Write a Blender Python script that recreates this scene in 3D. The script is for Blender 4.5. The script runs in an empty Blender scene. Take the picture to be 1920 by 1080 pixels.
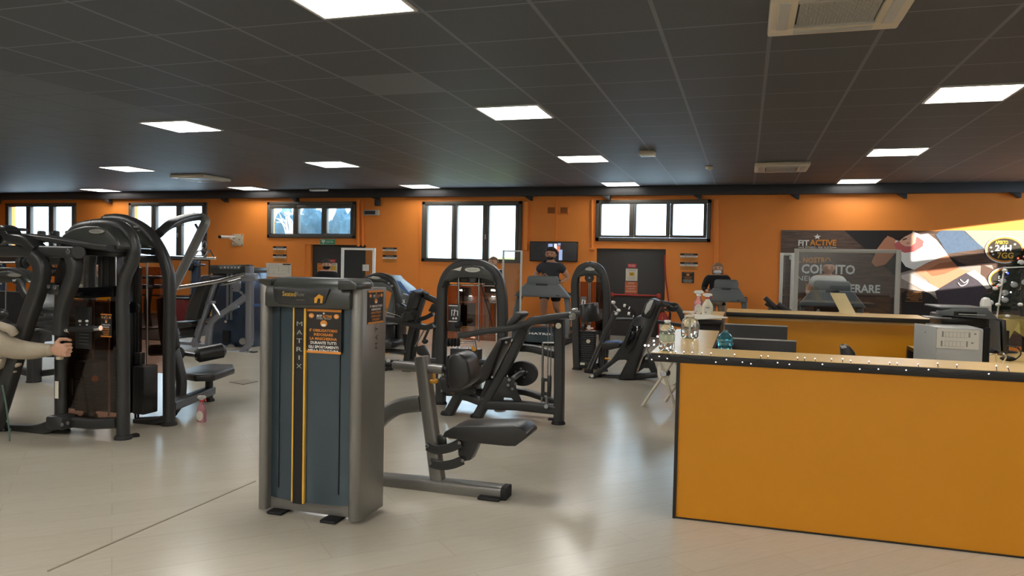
import bpy, bmesh, math, random
from mathutils import Vector as Ve, Matrix as Mx
random.seed(7)
scn = bpy.context.scene
C = scn.collection
PI = math.pi
# ------------------------------------------------------------------ camera
FPX = 1416.0; EYE = 1.35
def _n(v): return v.normalized()
yc = _n(Ve(((1397-960)/FPX, (503-540)/FPX, 1)))          # room depth axis seen from the camera
xc = -Ve(((-3641-960)/FPX, (402-540)/FPX, 1)); xc = _n(xc - yc*xc.dot(yc))
zc = xc.cross(yc)
if zc.y > 0: zc = -zc
ROWS = (xc, yc, zc)
def world_dir(c): return Ve((xc.dot(c), yc.dot(c), zc.dot(c)))
right, down, fwd = world_dir(Ve((1,0,0))), world_dir(Ve((0,1,0))), world_dir(Ve((0,0,1)))
cam = bpy.data.cameras.new('camera'); cam_o = bpy.data.objects.new('camera', cam); C.objects.link(cam_o)
m3 = Mx((right, -down, -fwd)).transposed()
cam_o.matrix_world = Mx.Translation((0,0,EYE)) @ m3.to_4x4()
cam.sensor_width = 36; cam.lens = 36*FPX/1920; cam.clip_start = .05; cam.clip_end = 200
scn.camera = cam_o
# ------------------------------------------------------------------ light and exposure
w = bpy.data.worlds.new('sky'); scn.world = w; w.use_nodes = True
bg = w.node_tree.nodes['Background']; bg.inputs[0].default_value = (.62,.82,1,1); bg.inputs[1].default_value = 8.0
sun = bpy.data.lights.new('sun', 'SUN'); sun.energy = 16; sun.angle = .009; sun.color = (1,.93,.8)
sun_o = bpy.data.objects.new('sun', sun); C.objects.link(sun_o)
sun_o.rotation_euler = Ve((-1,.8,-.15)).to_track_quat('-Z','Y').to_euler()
PANEL = 26.0                                              # emission of the ceiling LED panels
scn.view_settings.view_transform = 'Standard'; scn.view_settings.look = 'None'
scn.view_settings.exposure = 0.0; scn.view_settings.gamma = 1; scn.view_settings.use_curve_mapping = False
# ------------------------------------------------------------------ measuring helpers: where a sight line meets a plane of the room
def _ray(x, y):
    c = Ve(((x-960)/FPX, (y-540)/FPX, 1)); return world_dir(c)
def V(x, y, Y): d = _ray(x, y); return Ve((0,0,EYE)) + d*(Y/d.y)
def F(x, y, z=0): d = _ray(x, y); return Ve((0,0,EYE)) + d*((z-EYE)/d.z)
def L(pts, Y): return [V(p[0], p[1], p[2] if len(p) > 2 else Y) for p in pts]
def S(px, x, Y): return px*Y/(.9555+.2949*(x-960)/FPX)/FPX
# ------------------------------------------------------------------ materials
def lin(c): return tuple((v/255/12.92 if v/255 <= .04045 else ((v/255+.055)/1.055)**2.4) for v in c) + (1,)
def mat(name, col, rough=.5, metal=0, noise=0, scale=20, bump=0, emit=0, trans=0, alpha=1, spec=.5, coat=0, emitcol=None):
    m = bpy.data.materials.new(name); m.use_nodes = True; nt = m.node_tree; b = nt.nodes['Principled BSDF']
    b.inputs['Base Color'].default_value = lin(col); b.inputs['Roughness'].default_value = rough
    b.inputs['Metallic'].default_value = metal; b.inputs['Specular IOR Level'].default_value = spec
    b.inputs['Coat Weight'].default_value = coat
    if trans: b.inputs['Transmission Weight'].default_value = trans
    if alpha < 1: b.inputs['Alpha'].default_value = alpha
    if emit: b.inputs['Emission Color'].default_value = lin(emitcol or col); b.inputs['Emission Strength'].default_value = emit
    if noise or bump:
        tc = nt.nodes.new('ShaderNodeTexCoord'); nz = nt.nodes.new('ShaderNodeTexNoise')
        nz.inputs['Scale'].default_value = scale; nz.inputs['Detail'].default_value = 4
        nt.links.new(tc.outputs['Object'], nz.inputs['Vector'])
        if noise:
            mx = nt.nodes.new('ShaderNodeMix'); mx.data_type = 'RGBA'
            c = lin(col); mx.inputs[6].default_value = tuple(v*(1-noise) for v in c[:3])+(1,); mx.inputs[7].default_value = tuple(min(1,v*(1+noise)) for v in c[:3])+(1,)
            nt.links.new(nz.outputs['Fac'], mx.inputs[0]); nt.links.new(mx.outputs[2], b.inputs['Base Color'])
        if bump:
            bp = nt.nodes.new('ShaderNodeBump'); bp.inputs['Strength'].default_value = bump; bp.inputs['Distance'].default_value = .002
            nt.links.new(nz.outputs['Fac'], bp.inputs['Height']); nt.links.new(bp.outputs[0], b.inputs['Normal'])
    return m
M = dict(
 black=mat('black_powder_coat', (46,46,45), .38, 0, .15, 60, .1), satin=mat('satin_black_plastic', (39,40,40), .3, 0, .1, 30),
 gloss=mat('gloss_black_acrylic', (14,14,15), .08), hood=mat('hood_plastic', (52,54,50), .33, 0, .08, 20),
 vinyl=mat('black_vinyl', (38,37,36), .36, 0, .12, 180, .25), rubber=mat('black_rubber', (24,24,25), .7, 0, .1, 50),
 gun=mat('gunmetal_paint', (128,125,120), .34, .4, .05, 40), silver=mat('silver_paint', (138,142,150), .3, .6, .05, 40),
 chrome=mat('chrome', (205,205,205), .15, 1), steel=mat('brushed_steel', (150,150,150), .3, 1), white=mat('white_plastic', (225,224,218), .4),
 iv=mat('ivory_plastic', (216,205,182), .45), shroud=mat('grey_blue_shroud', (72,86,94), .17, .5, .05, 10), shroud2=mat('blue_grey_shroud', (62,76,96), .2, .35),
 yellow=mat('yellow_stripe', (226,178,70), .4), knob=mat('amber_plastic', (214,150,40), .4), orange=mat('orange_print', (222,140,52), .5), wht=mat('white_print', (236,234,228), .5),
 wall=mat('orange_paint', (250,150,60), .55, 0, .05, 3, .08), wally=mat('yellow_paint', (206,136,22), .5, 0, .04, 3), walldk=mat('dark_trim_paint', (50,50,52), .5, 0, .05, 6),
 base=mat('cream_skirting', (205,180,130), .5), frame=mat('window_frame_glare_paint', (88,82,74), .45, 0, .06, 10), doorm=mat('charcoal_door', (58,56,54), .5, 0, .06, 5),  # window frames coloured lighter to carry the glare around the panes
 red=mat('red_paint', (172,52,40), .45), redp=mat('red_sign', (206,60,60), .5), dark=mat('dark_print', (30,25,22), .5), screen=mat('dark_screen', (44,42,46), .2),
 grey=mat('mid_grey_plastic', (96,100,100), .4, 0, .05, 20), lgrey=mat('light_grey_plastic', (190,190,184), .4), paper=mat('paper', (228,222,206), .7), print=mat('grey_print', (150,146,138), .7),
 blue=mat('blue_grip_sky_sheen', (78,112,170), .4), cord=mat('green_cord', (84,110,96), .5), skin=mat('skin', (205,158,130), .55, 0, .06, 30), skin2=mat('skin_tanned', (190,140,112), .55, 0, .06, 30),
 hair=mat('dark_hair', (44,36,30), .6, 0, .35, 90, .6), blond=mat('blond_hair', (142,108,76), .55, 0, .25, 90, .6), grhair=mat('brown_hair', (82,64,50), .6, 0, .3, 90, .5),
 sweat=mat('heather_grey_sweater', (172,160,140), .9, 0, .2, 160, .5), tee=mat('dark_tee', (54,54,60), .85, 0, .12, 40, .3), tank=mat('grey_tank', (138,138,126), .9, 0, .12, 60, .3),
 blk=mat('black_cloth', (26,26,28), .9, 0, .1, 40, .2), wtee=mat('white_tee', (214,210,202), .85, 0, .06, 40, .3), beige=mat('beige_trousers', (176,160,138), .85, 0, .1, 40, .3), pink=mat('pink_print', (206,74,84), .7),
 mask=mat('white_mask', (226,226,228), .8), eye=mat('eye_dark', (30,22,20), .3), lip=mat('lip', (160,96,84), .5), shoe=mat('white_shoe', (220,216,214), .6),
 desk=mat('yellow_laminate', (210,138,10), .42, 0, .05, 4, .05), wood=mat('light_wood_top', (240,202,136), .28, 0, .08, 14), edge=mat('black_edge', (24,20,18), .45), 
 liqp=mat('pink_liquid', (252,186,198), .12, trans=.8), clear=mat('clear_plastic', (238,244,240), .06, trans=.92), blueb=mat('blue_bottle_plastic', (110,190,205), .08, trans=.85), creamb=mat('cream_bottle', (226,220,196), .35),
 led=mat('led', (255,250,255), .3, emit=3), blued=mat('blue_led', (60,80,255), .3, emit=8), redled=mat('red_led', (255,70,50), .3, emit=5), pine=mat('pine_green', (30,44,30), .8, 0, .4, 40), gold=mat('gold_cloth', (196,170,90), .5, .3, .3, 60, .5),
 panel=mat('led_panel', (255,252,246), .4, emit=PANEL), paneldim=mat('led_panel_dim', (255,252,246), .4, emit=PANEL*.36), panelfill=mat('led_panel_fill', (255,252,246), .4, emit=PANEL*2), leaf=mat('outdoor_leaf', (66,96,112), .8, 0, .5, 6), house=mat('outdoor_plaster', (220,180,150), .8, 0, .05, 4),
 lime=mat('bright_foliage', (170,176,90), .8, 0, .4, 8), badge=mat('silver_badge', (196,196,186), .25, .6), green=mat('exit_green', (38,112,78), .5, emit=.25),
 kick=mat('rubber_mat', (40,44,52), .6, 0, .1, 30), plate=mat('weight_plate', (32,33,34), .45, 0, .1, 30),
)
def plexi(name, tint, mixf, rough=.03):
    m = bpy.data.materials.new(name); m.use_nodes = True; nt = m.node_tree; nt.nodes.clear()
    o = nt.nodes.new('ShaderNodeOutputMaterial'); t = nt.nodes.new('ShaderNodeBsdfTransparent'); g = nt.nodes.new('ShaderNodeBsdfGlossy')
    t.inputs[0].default_value = lin(tint); g.inputs[1].default_value = rough; mx = nt.nodes.new('ShaderNodeMixShader'); mx.inputs[0].default_value = mixf
    nt.links.new(t.outputs[0], mx.inputs[1]); nt.links.new(g.outputs[0], mx.inputs[2]); nt.links.new(mx.outputs[0], o.inputs[0]); return m
M['glass'] = plexi('window_glass', (246,250,250), .05); M['plexi'] = plexi('plexiglass', (232,236,238), .07); M['smoke'] = plexi('smoked_acrylic', (206,180,166), .07); M['mirror'] = mat('mirror_silver', (225,225,228), .02, 1)
def node(nt, t, **k):
    n = nt.nodes.new(t)
    for a, v in k.items(): setattr(n, a, v)
    return n
def math_n(nt, op, a, b=None):
    n = node(nt, 'ShaderNodeMath', operation=op)
    for i, v in enumerate((a, b)):
        if v is None: continue
        if isinstance(v, (int, float)): n.inputs[i].default_value = v
        else: nt.links.new(v, n.inputs[i])
    return n.outputs[0]
TILE = .67
def ceiling_mat():
    m = mat('ceiling_tiles', (56,56,56), .6, spec=.3); nt = m.node_tree; b = nt.nodes['Principled BSDF']
    tc = node(nt, 'ShaderNodeNewGeometry'); sp = node(nt, 'ShaderNodeSeparateXYZ'); nt.links.new(tc.outputs['Position'], sp.inputs[0])
    fx = math_n(nt, 'DIVIDE', math_n(nt, 'ADD', sp.outputs[0], .56+TILE*60), TILE); fy = math_n(nt, 'DIVIDE', math_n(nt, 'ADD', sp.outputs[1], -6.93+TILE*60), TILE)
    rx = math_n(nt, 'ABSOLUTE', math_n(nt, 'SUBTRACT', math_n(nt, 'FRACT', fx), .5)); ry = math_n(nt, 'ABSOLUTE', math_n(nt, 'SUBTRACT', math_n(nt, 'FRACT', fy), .5))
    lx = math_n(nt, 'GREATER_THAN', rx, .480); ly = math_n(nt, 'GREATER_THAN', ry, .486); ln = math_n(nt, 'MAXIMUM', lx, ly)
    cx = math_n(nt, 'FLOOR', fx); cy = math_n(nt, 'FLOOR', fy)
    cb = node(nt, 'ShaderNodeCombineXYZ'); nt.links.new(cx, cb.inputs[0]); nt.links.new(cy, cb.inputs[1])
    wn = node(nt, 'ShaderNodeTexWhiteNoise'); nt.links.new(cb.outputs[0], wn.inputs['Vector'])
    left = math_n(nt, 'LESS_THAN', cx, 52-.5)                                  # light painted in: paler tile colour left of one grid line
    odd = math_n(nt, 'MULTIPLY', math_n(nt, 'COMPARE', cx, 56), math_n(nt, 'COMPARE', cy, 58))
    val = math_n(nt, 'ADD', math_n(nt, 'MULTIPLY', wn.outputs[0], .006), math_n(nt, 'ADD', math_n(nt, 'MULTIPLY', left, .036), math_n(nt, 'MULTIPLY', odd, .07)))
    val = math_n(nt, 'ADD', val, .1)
    nz = node(nt, 'ShaderNodeTexNoise'); nz.inputs['Scale'].default_value = 140; nt.links.new(tc.outputs['Position'], nz.inputs[0])
    val = math_n(nt, 'MULTIPLY', val, math_n(nt, 'ADD', math_n(nt, 'MULTIPLY', nz.outputs['Fac'], .3), .85))
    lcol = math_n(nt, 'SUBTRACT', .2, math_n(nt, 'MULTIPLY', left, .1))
    v = math_n(nt, 'ADD', math_n(nt, 'MULTIPLY', ln, lcol), math_n(nt, 'MULTIPLY', math_n(nt, 'SUBTRACT', 1, ln), val))
    cc = node(nt, 'ShaderNodeCombineColor')
    for i, k in enumerate((.92, 1, 1.08)): nt.links.new(math_n(nt, 'MULTIPLY', v, k), cc.inputs[i])
    nt.links.new(cc.outputs[0], b.inputs['Base Color'])
    bp = node(nt, 'ShaderNodeBump'); bp.inputs['Strength'].default_value = .5; bp.inputs['Distance'].default_value = .006; nt.links.new(math_n(nt, 'SUBTRACT', 1, ln), bp.inputs['Height']); nt.links.new(bp.outputs[0], b.inputs['Normal'])
    return m
def floor_mat():
    m = mat('beige_vinyl_planks', (190,180,160), .3, spec=.5); nt = m.node_tree; b = nt.nodes['Principled BSDF']
    tc = node(nt, 'ShaderNodeNewGeometry'); mp = node(nt, 'ShaderNodeMapping'); mp.inputs['Rotation'].default_value[2] = math.radians(-45); nt.links.new(tc.outputs['Position'], mp.inputs[0])
    br = node(nt, 'ShaderNodeTexBrick'); br.offset = .37; br.inputs['Scale'].default_value = 1; br.inputs['Brick Width'].default_value = 1.4; br.inputs['Row Height'].default_value = .21
    br.inputs['Mortar Size'].default_value = .0015; br.inputs['Color1'].default_value = lin((187,178,162)); br.inputs['Color2'].default_value = lin((183,174,157)); br.inputs['Mortar'].default_value = lin((170,159,139))
    nt.links.new(mp.outputs[0], br.inputs[0])
    mp2 = node(nt, 'ShaderNodeMapping'); mp2.inputs['Scale'].default_value = (2, 26, 1); nt.links.new(mp.outputs[0], mp2.inputs[0])
    nz = node(nt, 'ShaderNodeTexNoise'); nz.inputs['Scale'].default_value = 5; nz.inputs['Detail'].default_value = 5; nt.links.new(mp2.outputs[0], nz.inputs[0])
    mx = node(nt, 'ShaderNodeMix', data_type='RGBA', blend_type='OVERLAY'); mx.inputs[0].default_value = .13; nt.links.new(br.outputs[0], mx.inputs[6]); nt.links.new(nz.outputs['Color'], mx.inputs[7]); 
    bw = node(nt, 'ShaderNodeRGBToBW'); nt.links.new(nz.outputs['Color'], bw.inputs[0]); nt.links.new(bw.outputs[0], mx.inputs[7])
    nt.links.new(mx.outputs[2], b.inputs['Base Color'])
    rr = math_n(nt, 'ADD', math_n(nt, 'MULTIPLY', nz.outputs['Fac'], .05), .2); nt.links.new(rr, b.inputs['Roughness'])
    bp = node(nt, 'ShaderNodeBump'); bp.inputs['Strength'].default_value = .03; bp.inputs['Distance'].default_value = .002; nt.links.new(nz.outputs['Fac'], bp.inputs['Height']); nt.links.new(bp.outputs[0], b.inputs['Normal'])
    return m
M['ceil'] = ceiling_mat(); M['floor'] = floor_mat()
def wood_dark():
    m = mat('poster_wood_print', (70,52,44), .35); nt = m.node_tree; b = nt.nodes['Principled BSDF']
    tc = node(nt, 'ShaderNodeTexCoord'); mp = node(nt, 'ShaderNodeMapping'); mp.inputs['Scale'].default_value = (.8, 1, 9); nt.links.new(tc.outputs['Object'], mp.inputs[0])
    nz = node(nt, 'ShaderNodeTexNoise'); nz.inputs['Scale'].default_value = 4; nz.inputs['Detail'].default_value = 6; nt.links.new(mp.outputs[0], nz.inputs[0])
    r = node(nt, 'ShaderNodeValToRGB'); r.color_ramp.elements[0].position = .3; r.color_ramp.elements[1].position = .75; r.color_ramp.elements[0].color = lin((60,46,40)); r.color_ramp.elements[1].color = lin((116,90,76))
    nt.links.new(nz.outputs['Fac'], r.inputs[0]); nt.links.new(r.outputs[0], b.inputs['Base Color']); return m
M['pwood'] = wood_dark()
# ------------------------------------------------------------------ mesh building
OFF = {}
class MB:
    def __init__(s): s.v = []; s.f = []
    def add(s, bm):
        o = len(s.v); bm.verts.index_update(); s.v += [v.co.copy() for v in bm.verts]; s.f += [[v.index+o for v in f.verts] for f in bm.faces]; bm.free(); return s
    def raw(s, vs, fs): o = len(s.v); s.v += [Ve(v) for v in vs]; s.f += [[i+o for i in f] for f in fs]; return s
    def box(s, c, d, bev=0, rz=0, rot=None, seg=2):
        bm = bmesh.new(); bmesh.ops.create_cube(bm, size=1)
        for v in bm.verts: v.co = Ve((v.co.x*d[0], v.co.y*d[1], v.co.z*d[2]))
        if bev: bmesh.ops.bevel(bm, geom=bm.edges[:], offset=min(bev, min(d)*.49), segments=seg, profile=.5, affect='EDGES', clamp_overlap=True)
        R = rot or Mx.Rotation(rz, 3, 'Z')
        for v in bm.verts: v.co = R @ v.co + Ve(c)
        return s.add(bm)
    def bx(s, x0, x1, y0, y1, z0, z1, bev=0): return s.box(((x0+x1)/2, (y0+y1)/2, (z0+z1)/2), (abs(x1-x0), abs(y1-y0), abs(z1-z0)), bev)
    def prism(s, poly, vec, bev=0, seg=2):
        bm = bmesh.new(); vec = Ve(vec); vs = [bm.verts.new(Ve(p)-vec/2) for p in poly]; f = bm.faces.new(vs)
        r = bmesh.ops.extrude_face_region(bm, geom=[f])
        for v in r['geom']:
            if isinstance(v, bmesh.types.BMVert): v.co += vec
        bmesh.ops.recalc_face_normals(bm, faces=bm.faces[:])
        if bev:
            bm.normal_update()
            es = [e for e in bm.edges if len(e.link_faces) == 2 and e.calc_face_angle(0) > .6]
            bmesh.ops.bevel(bm, geom=es, offset=bev, segments=seg, profile=.5, affect='EDGES', clamp_overlap=True)
        return s.add(bm)
    def tube(s, pts, r, ry=None, ref=(0,1,0), smooth=True, n=10, pw=2.0, taper=None):
        P = [Ve(p) for p in pts]
        if smooth and len(P) > 2: P, ts = spline(P, 5)
        N = len(P); ref = Ve(ref); rings = []
        ry = ry or r
        for i, p in enumerate(P):
            t = (P[min(i+1, N-1)]-P[max(i-1, 0)]).normalized()
            a = ref - t*ref.dot(t)
            if a.length < 1e-4: a = Ve((1,0,.01)) - t*t.x
            a.normalize(); b = t.cross(a); k = 1 if not taper else taper[0]+(taper[1]-taper[0])*i/(N-1)
            ring = []
            for j in range(n):
                th = 2*PI*(j+.5)/n; c_, s_ = math.cos(th), math.sin(th); e = 2/pw
                ring.append(p + a*(ry*k*math.copysign(abs(c_)**e, c_)) + b*(r*k*math.copysign(abs(s_)**e, s_)))
            rings.append(ring)
        o = len(s.v)
        for g in rings: s.v += g
        for i in range(N-1):
            for j in range(n): s.f.append([o+i*n+j, o+i*n+(j+1)%n, o+(i+1)*n+(j+1)%n, o+(i+1)*n+j])
        s.f.append([o+j for j in range(n)][::-1]); s.f.append([o+(N-1)*n+j for j in range(n)]); return s
    def sq(s, pts, r, ry=None, smooth=True, ref=(0,1,0)): return s.tube(pts, r, ry, ref, smooth, 16, 5)
    def lathe(s, prof, c, axis=(0,0,1), n=20, sx=1, sz=1):
        ax = Ve(axis).normalized(); a = ax.orthogonal().normalized() if abs(ax.z) < .99 else Ve((1,0,0)); b = ax.cross(a); o = len(s.v); c = Ve(c)
        if abs(ax.y) > .9: a = Ve((1,0,0)); b = ax.cross(a)
        for r, h in prof:
            for j in range(n): t = 2*PI*j/n; s.v.append(c + ax*h + a*(r*sx*math.cos(t)) + b*(r*sz*math.sin(t)))
        for i in range(len(prof)-1):
            for j in range(n): s.f.append([o+i*n+j, o+i*n+(j+1)%n, o+(i+1)*n+(j+1)%n, o+(i+1)*n+j])
        s.f.append([o+j for j in range(n)][::-1]); s.f.append([o+(len(prof)-1)*n+j for j in range(n)]); return s
    def cyl(s, p0, p1, r, n=14, bev=.15, sx=1, sz=1):
        p0, p1 = Ve(p0), Ve(p1); h = (p1-p0).length; b = min(r*bev, h*.3); return s.lathe([(r-b, 0), (r, b), (r, h-b), (r-b, h)], p0, p1-p0, n, sx, sz)
    def ell(s, c, r, n=14, rot=None, fn=None):
        bm = bmesh.new(); bmesh.ops.create_uvsphere(bm, u_segments=n, v_segments=max(6, n*2//3), radius=1)
        for v in bm.verts:
            p = v.co.copy()
            if fn: p = fn(p)
            p = Ve((p.x*r[0], p.y*r[1], p.z*r[2]))
            v.co = (rot @ p if rot else p) + Ve(c)
        return s.add(bm)
    def ngon(s, pts, y=-.002): return s.prism(pts, (0, y, 0))
    def build(s, name, m, parent=None, smooth=True):
        me = bpy.data.meshes.new(name)
        if parent is None:
            lo = Ve((min(v.x for v in s.v), min(v.y for v in s.v), min(v.z for v in s.v))); hi = Ve((max(v.x for v in s.v), max(v.y for v in s.v), max(v.z for v in s.v)))
            off = Ve(((lo.x+hi.x)/2, (lo.y+hi.y)/2, lo.z))
        else: off = OFF[parent.as_pointer()]
        me.from_pydata([v-off for v in s.v], [], s.f); me.materials.append(M[m] if isinstance(m, str) else m)
        bm = bmesh.new(); bm.from_mesh(me); bmesh.ops.recalc_face_normals(bm, faces=bm.faces[:]); bm.to_mesh(me); bm.free()
        if smooth:
            for p in me.polygons: p.use_smooth = True
            me.set_sharp_from_angle(angle=math.radians(38))
        o = bpy.data.objects.new(name, me); C.objects.link(o); OFF[o.as_pointer()] = off.copy()
        if parent is None: o.location = off
        else: o.parent = parent
        return o
def spline(P, k):
    out = []; N = len(P)
    for i in range(N-1):
        a, b, c, d = P[max(i-1, 0)], P[i], P[i+1], P[min(i+2, N-1)]
        for q in range(k):
            t = q/k; out.append(.5*((2*b) + (c-a)*t + (2*a-5*b+4*c-d)*t*t + (3*b-a-3*c+d)*t**3))
    out.append(P[-1]); return out, None
def tag(o, label, cat, group=None, kind=None):
    if label: o['label'] = label
    if cat: o['category'] = cat
    if group: o['group'] = group
    if kind: o['kind'] = kind
    return o
def thing(name, label, cat, loc, group=None, kind=None):
    o = bpy.data.objects.new(name, None); C.objects.link(o); o.location = loc; o.empty_display_size = .1; OFF[o.as_pointer()] = Ve(loc); return tag(o, label, cat, group, kind)
def one(mb, name, m, label, cat, group=None, kind=None): return tag(mb.build(name, m), label, cat, group, kind)
def structure(mb, name, m, label=None, parent=None):
    o = mb.build(name, m, parent)
    if parent is None: o['kind'] = 'structure'
    if label: o['label'] = label
    return o
def copy_thing(r, loc, label, group=None):
    def rec(o, parent):
        c = o.copy(); C.objects.link(c)
        if parent: c.parent = parent
        for ch in o.children: rec(ch, c)
        return c
    kids = [o for o in bpy.data.objects if o.parent == r]
    c = r.copy(); C.objects.link(c); c.location = loc; OFF[c.as_pointer()] = Ve(loc); tag(c, label, None, group)
    for k in kids:
        d = k.copy(); C.objects.link(d); d.parent = c
        for g in [o for o in bpy.data.objects if o.parent == k]:
            e = g.copy(); C.objects.link(e); e.parent = d
    return c
def text_mb(mb, s, o, W, H, right=(1,0,0), up=(0,0,1), ext=.0012, align='C', bold=False):
    """adds the word s to mb: its box is W wide and H high, centred on o (align C) or starting at o (L)"""
    cu = bpy.data.curves.new('t', 'FONT'); cu.body = s; cu.resolution_u = 2
    if bold: cu.offset = .028
    ob = bpy.data.objects.new('t', cu); C.objects.link(ob); me = bpy.data.meshes.new_from_object(ob.evaluated_get(bpy.context.evaluated_depsgraph_get()))
    bpy.data.objects.remove(ob); bpy.data.curves.remove(cu)
    if not me.vertices: return mb
    xs = [v.co.x for v in me.vertices]; ys = [v.co.y for v in me.vertices]; x0, x1, y0, y1 = min(xs), max(xs), min(ys), max(ys)
    R, U = Ve(right).normalized(), Ve(up).normalized(); Nn = R.cross(U); sx = (W/(x1-x0)) if W else H/(y1-y0)*1.15; sy = H/max(1e-6, y1-y0); o = Ve(o)
    ax = (x0+x1)/2 if align == 'C' else x0
    base = len(mb.v); mb.v += [o + R*((v.co.x-ax)*sx) + U*((v.co.y-(y0+y1)/2)*sy) + Nn*ext for v in me.vertices]
    mb.f += [[i+base for i in p.vertices] for p in me.polygons]; bpy.data.meshes.remove(me); return mb
def board(name, label, cat, quad, Y, col, bands=(), texts=(), th=.008, group=None, right=(1,0,0), kind=None):
    """flat printed board facing the room: quad = pixel box on the plane Y; bands (u0,v0,u1,v1,material), texts (u,v,w,h,string,material), v down"""
    a = V(quad[0], quad[1], Y); b = V(quad[2], quad[3], Y); w_, h_ = b.x-a.x, a.z-b.z
    mb = MB().bx(a.x, b.x, Y, Y+th, b.z, a.z)
    t = thing(name, label, cat, ((a.x+b.x)/2, Y, b.z), group, kind); mb.build('panel', col, t)
    by = {}
    for u0, v0, u1, v1, m in bands: by.setdefault(m, MB()).bx(a.x+u0*w_, a.x+u1*w_, Y-.002, Y+.001, a.z-v1*h_, a.z-v0*h_)
    for m, x in by.items(): x.build('printed_band', m, t)
    by = {}
    for u, v, tw, tht, s_, m in texts: text_mb(by.setdefault(m, MB()), s_, (a.x+u*w_, Y-.0025, a.z-v*h_), tw*w_, tht*h_)
    for m, x in by.items(): x.build('lettering', m, t)
    return t
# ================================================================== THE ROOM
YW = 14.5; ZC = 2.86; ZT = 2.69; XL, XR, YR = -19.0, 7.0, -3.0
structure(MB().bx(XL-.2, XR+.2, YR-.2, YW+.3, -.2, 0), 'floor', 'floor', 'pale beige vinyl plank floor')
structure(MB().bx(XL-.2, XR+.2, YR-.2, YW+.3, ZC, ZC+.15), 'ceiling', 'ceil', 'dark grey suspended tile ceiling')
def wall_cells(horizontal, a0, a1, z0, z1, holes, fixed, th):
    mb = MB(); xs = sorted({a0, a1, *[h[0] for h in holes], *[h[1] for h in holes]}); zs = sorted({z0, z1, *[h[2] for h in holes], *[h[3] for h in holes]})
    for i in range(len(xs)-1):
        for k in range(len(zs)-1):
            cx, cz = (xs[i]+xs[i+1])/2, (zs[k]+zs[k+1])/2
            if any(h[0] < cx < h[1] and h[2] < cz < h[3] for h in holes): continue
            if horizontal: mb.bx(xs[i], xs[i+1], fixed, fixed+th, zs[k], zs[k+1])
            else: mb.bx(fixed, fixed+th, xs[i], xs[i+1], zs[k], zs[k+1])
    return mb
WIN = {1: ((-17.86, -15.61, 1.30, 2.61), [(19,52),(60,94),(103,138)], (388, 478)), 2: ((-14.0, -11.8, 1.30, 2.61), [(250,286),(295,333),(343,381)], (387, 478)),
       3: ((-10.18, -7.99, 1.82, 2.61), [(511,552),(562,605),(615,659)], (391, 438)), 4: ((-6.44, -4.28, 1.36, 2.60), [(803,849),(859,907),(919,968)], (386, 487)),
       5: ((-2.79, -.63, 1.82, 2.61), [(1129,1181),(1194,1250),(1263,1320)], (383, 441))}
DO1 = (-9.22, -7.75, 0, 1.68); DO2 = (-2.76, -1.44, 0, 1.68)
structure(wall_cells(True, XL-.2, XR+.2, 0, ZC, [WIN[k][0] for k in WIN]+[DO1, DO2], YW, .25), 'wall_back', 'wall', 'orange back wall')
structure(MB().bx(XL-.2, XL, YR-.2, YW+.25, 0, ZC), 'wall_left', 'wall')
structure(wall_cells(False, YR-.2, YW+.25, 0, ZC, [(10.95, 12.1, 1.62, 1.99), (10.95, 14.1, 2.17, 2.66), (12.35, 14.1, 1.4, 1.99)], XR, .15), 'wall_right', 'iv')
structure(MB().bx(XL, XR, YR-.2, YR, 0, ZC), 'wall_rear', 'white')
structure(MB().bx(XL, XR, YW-.16, YW, ZT, ZC-.002, .004), 'trim_1', 'walldk', 'dark painted pelmet box along the top of the back wall')
structure(MB().bx(XL, DO1[0]-.02, YW-.012, YW, .0, .36).bx(DO1[1]+.02, -6.5, YW-.012, YW, 0, .36), 'trim_2', 'wally', 'mustard yellow painted band low on the back wall')
structure(MB().bx(XL, DO1[0]-.02, YW-.03, YW-.01, 0, .06, .004).bx(DO1[1]+.02, DO2[0]-.02, YW-.03, YW-.01, 0, .06, .004).bx(DO2[1]+.02, XR, YW-.03, YW-.01, 0, .06, .004), 'baseboard_back', 'base')
structure(MB().bx(XL, -8.9, 9.9, YW-.04, 0.0005, .012, .003), 'trim_3', 'kick', 'dark rubber gym matting in the far left corner')
structure(MB().prism([F(88,1070,.001), F(479,900.8,.001), F(479.8,902.2,.001), F(90,1071.6,.001)], (0,0,.002)), 'trim_4', mat('floor_joint', (128,116,98), .5), 'thin joint strip in the floor')
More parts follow.
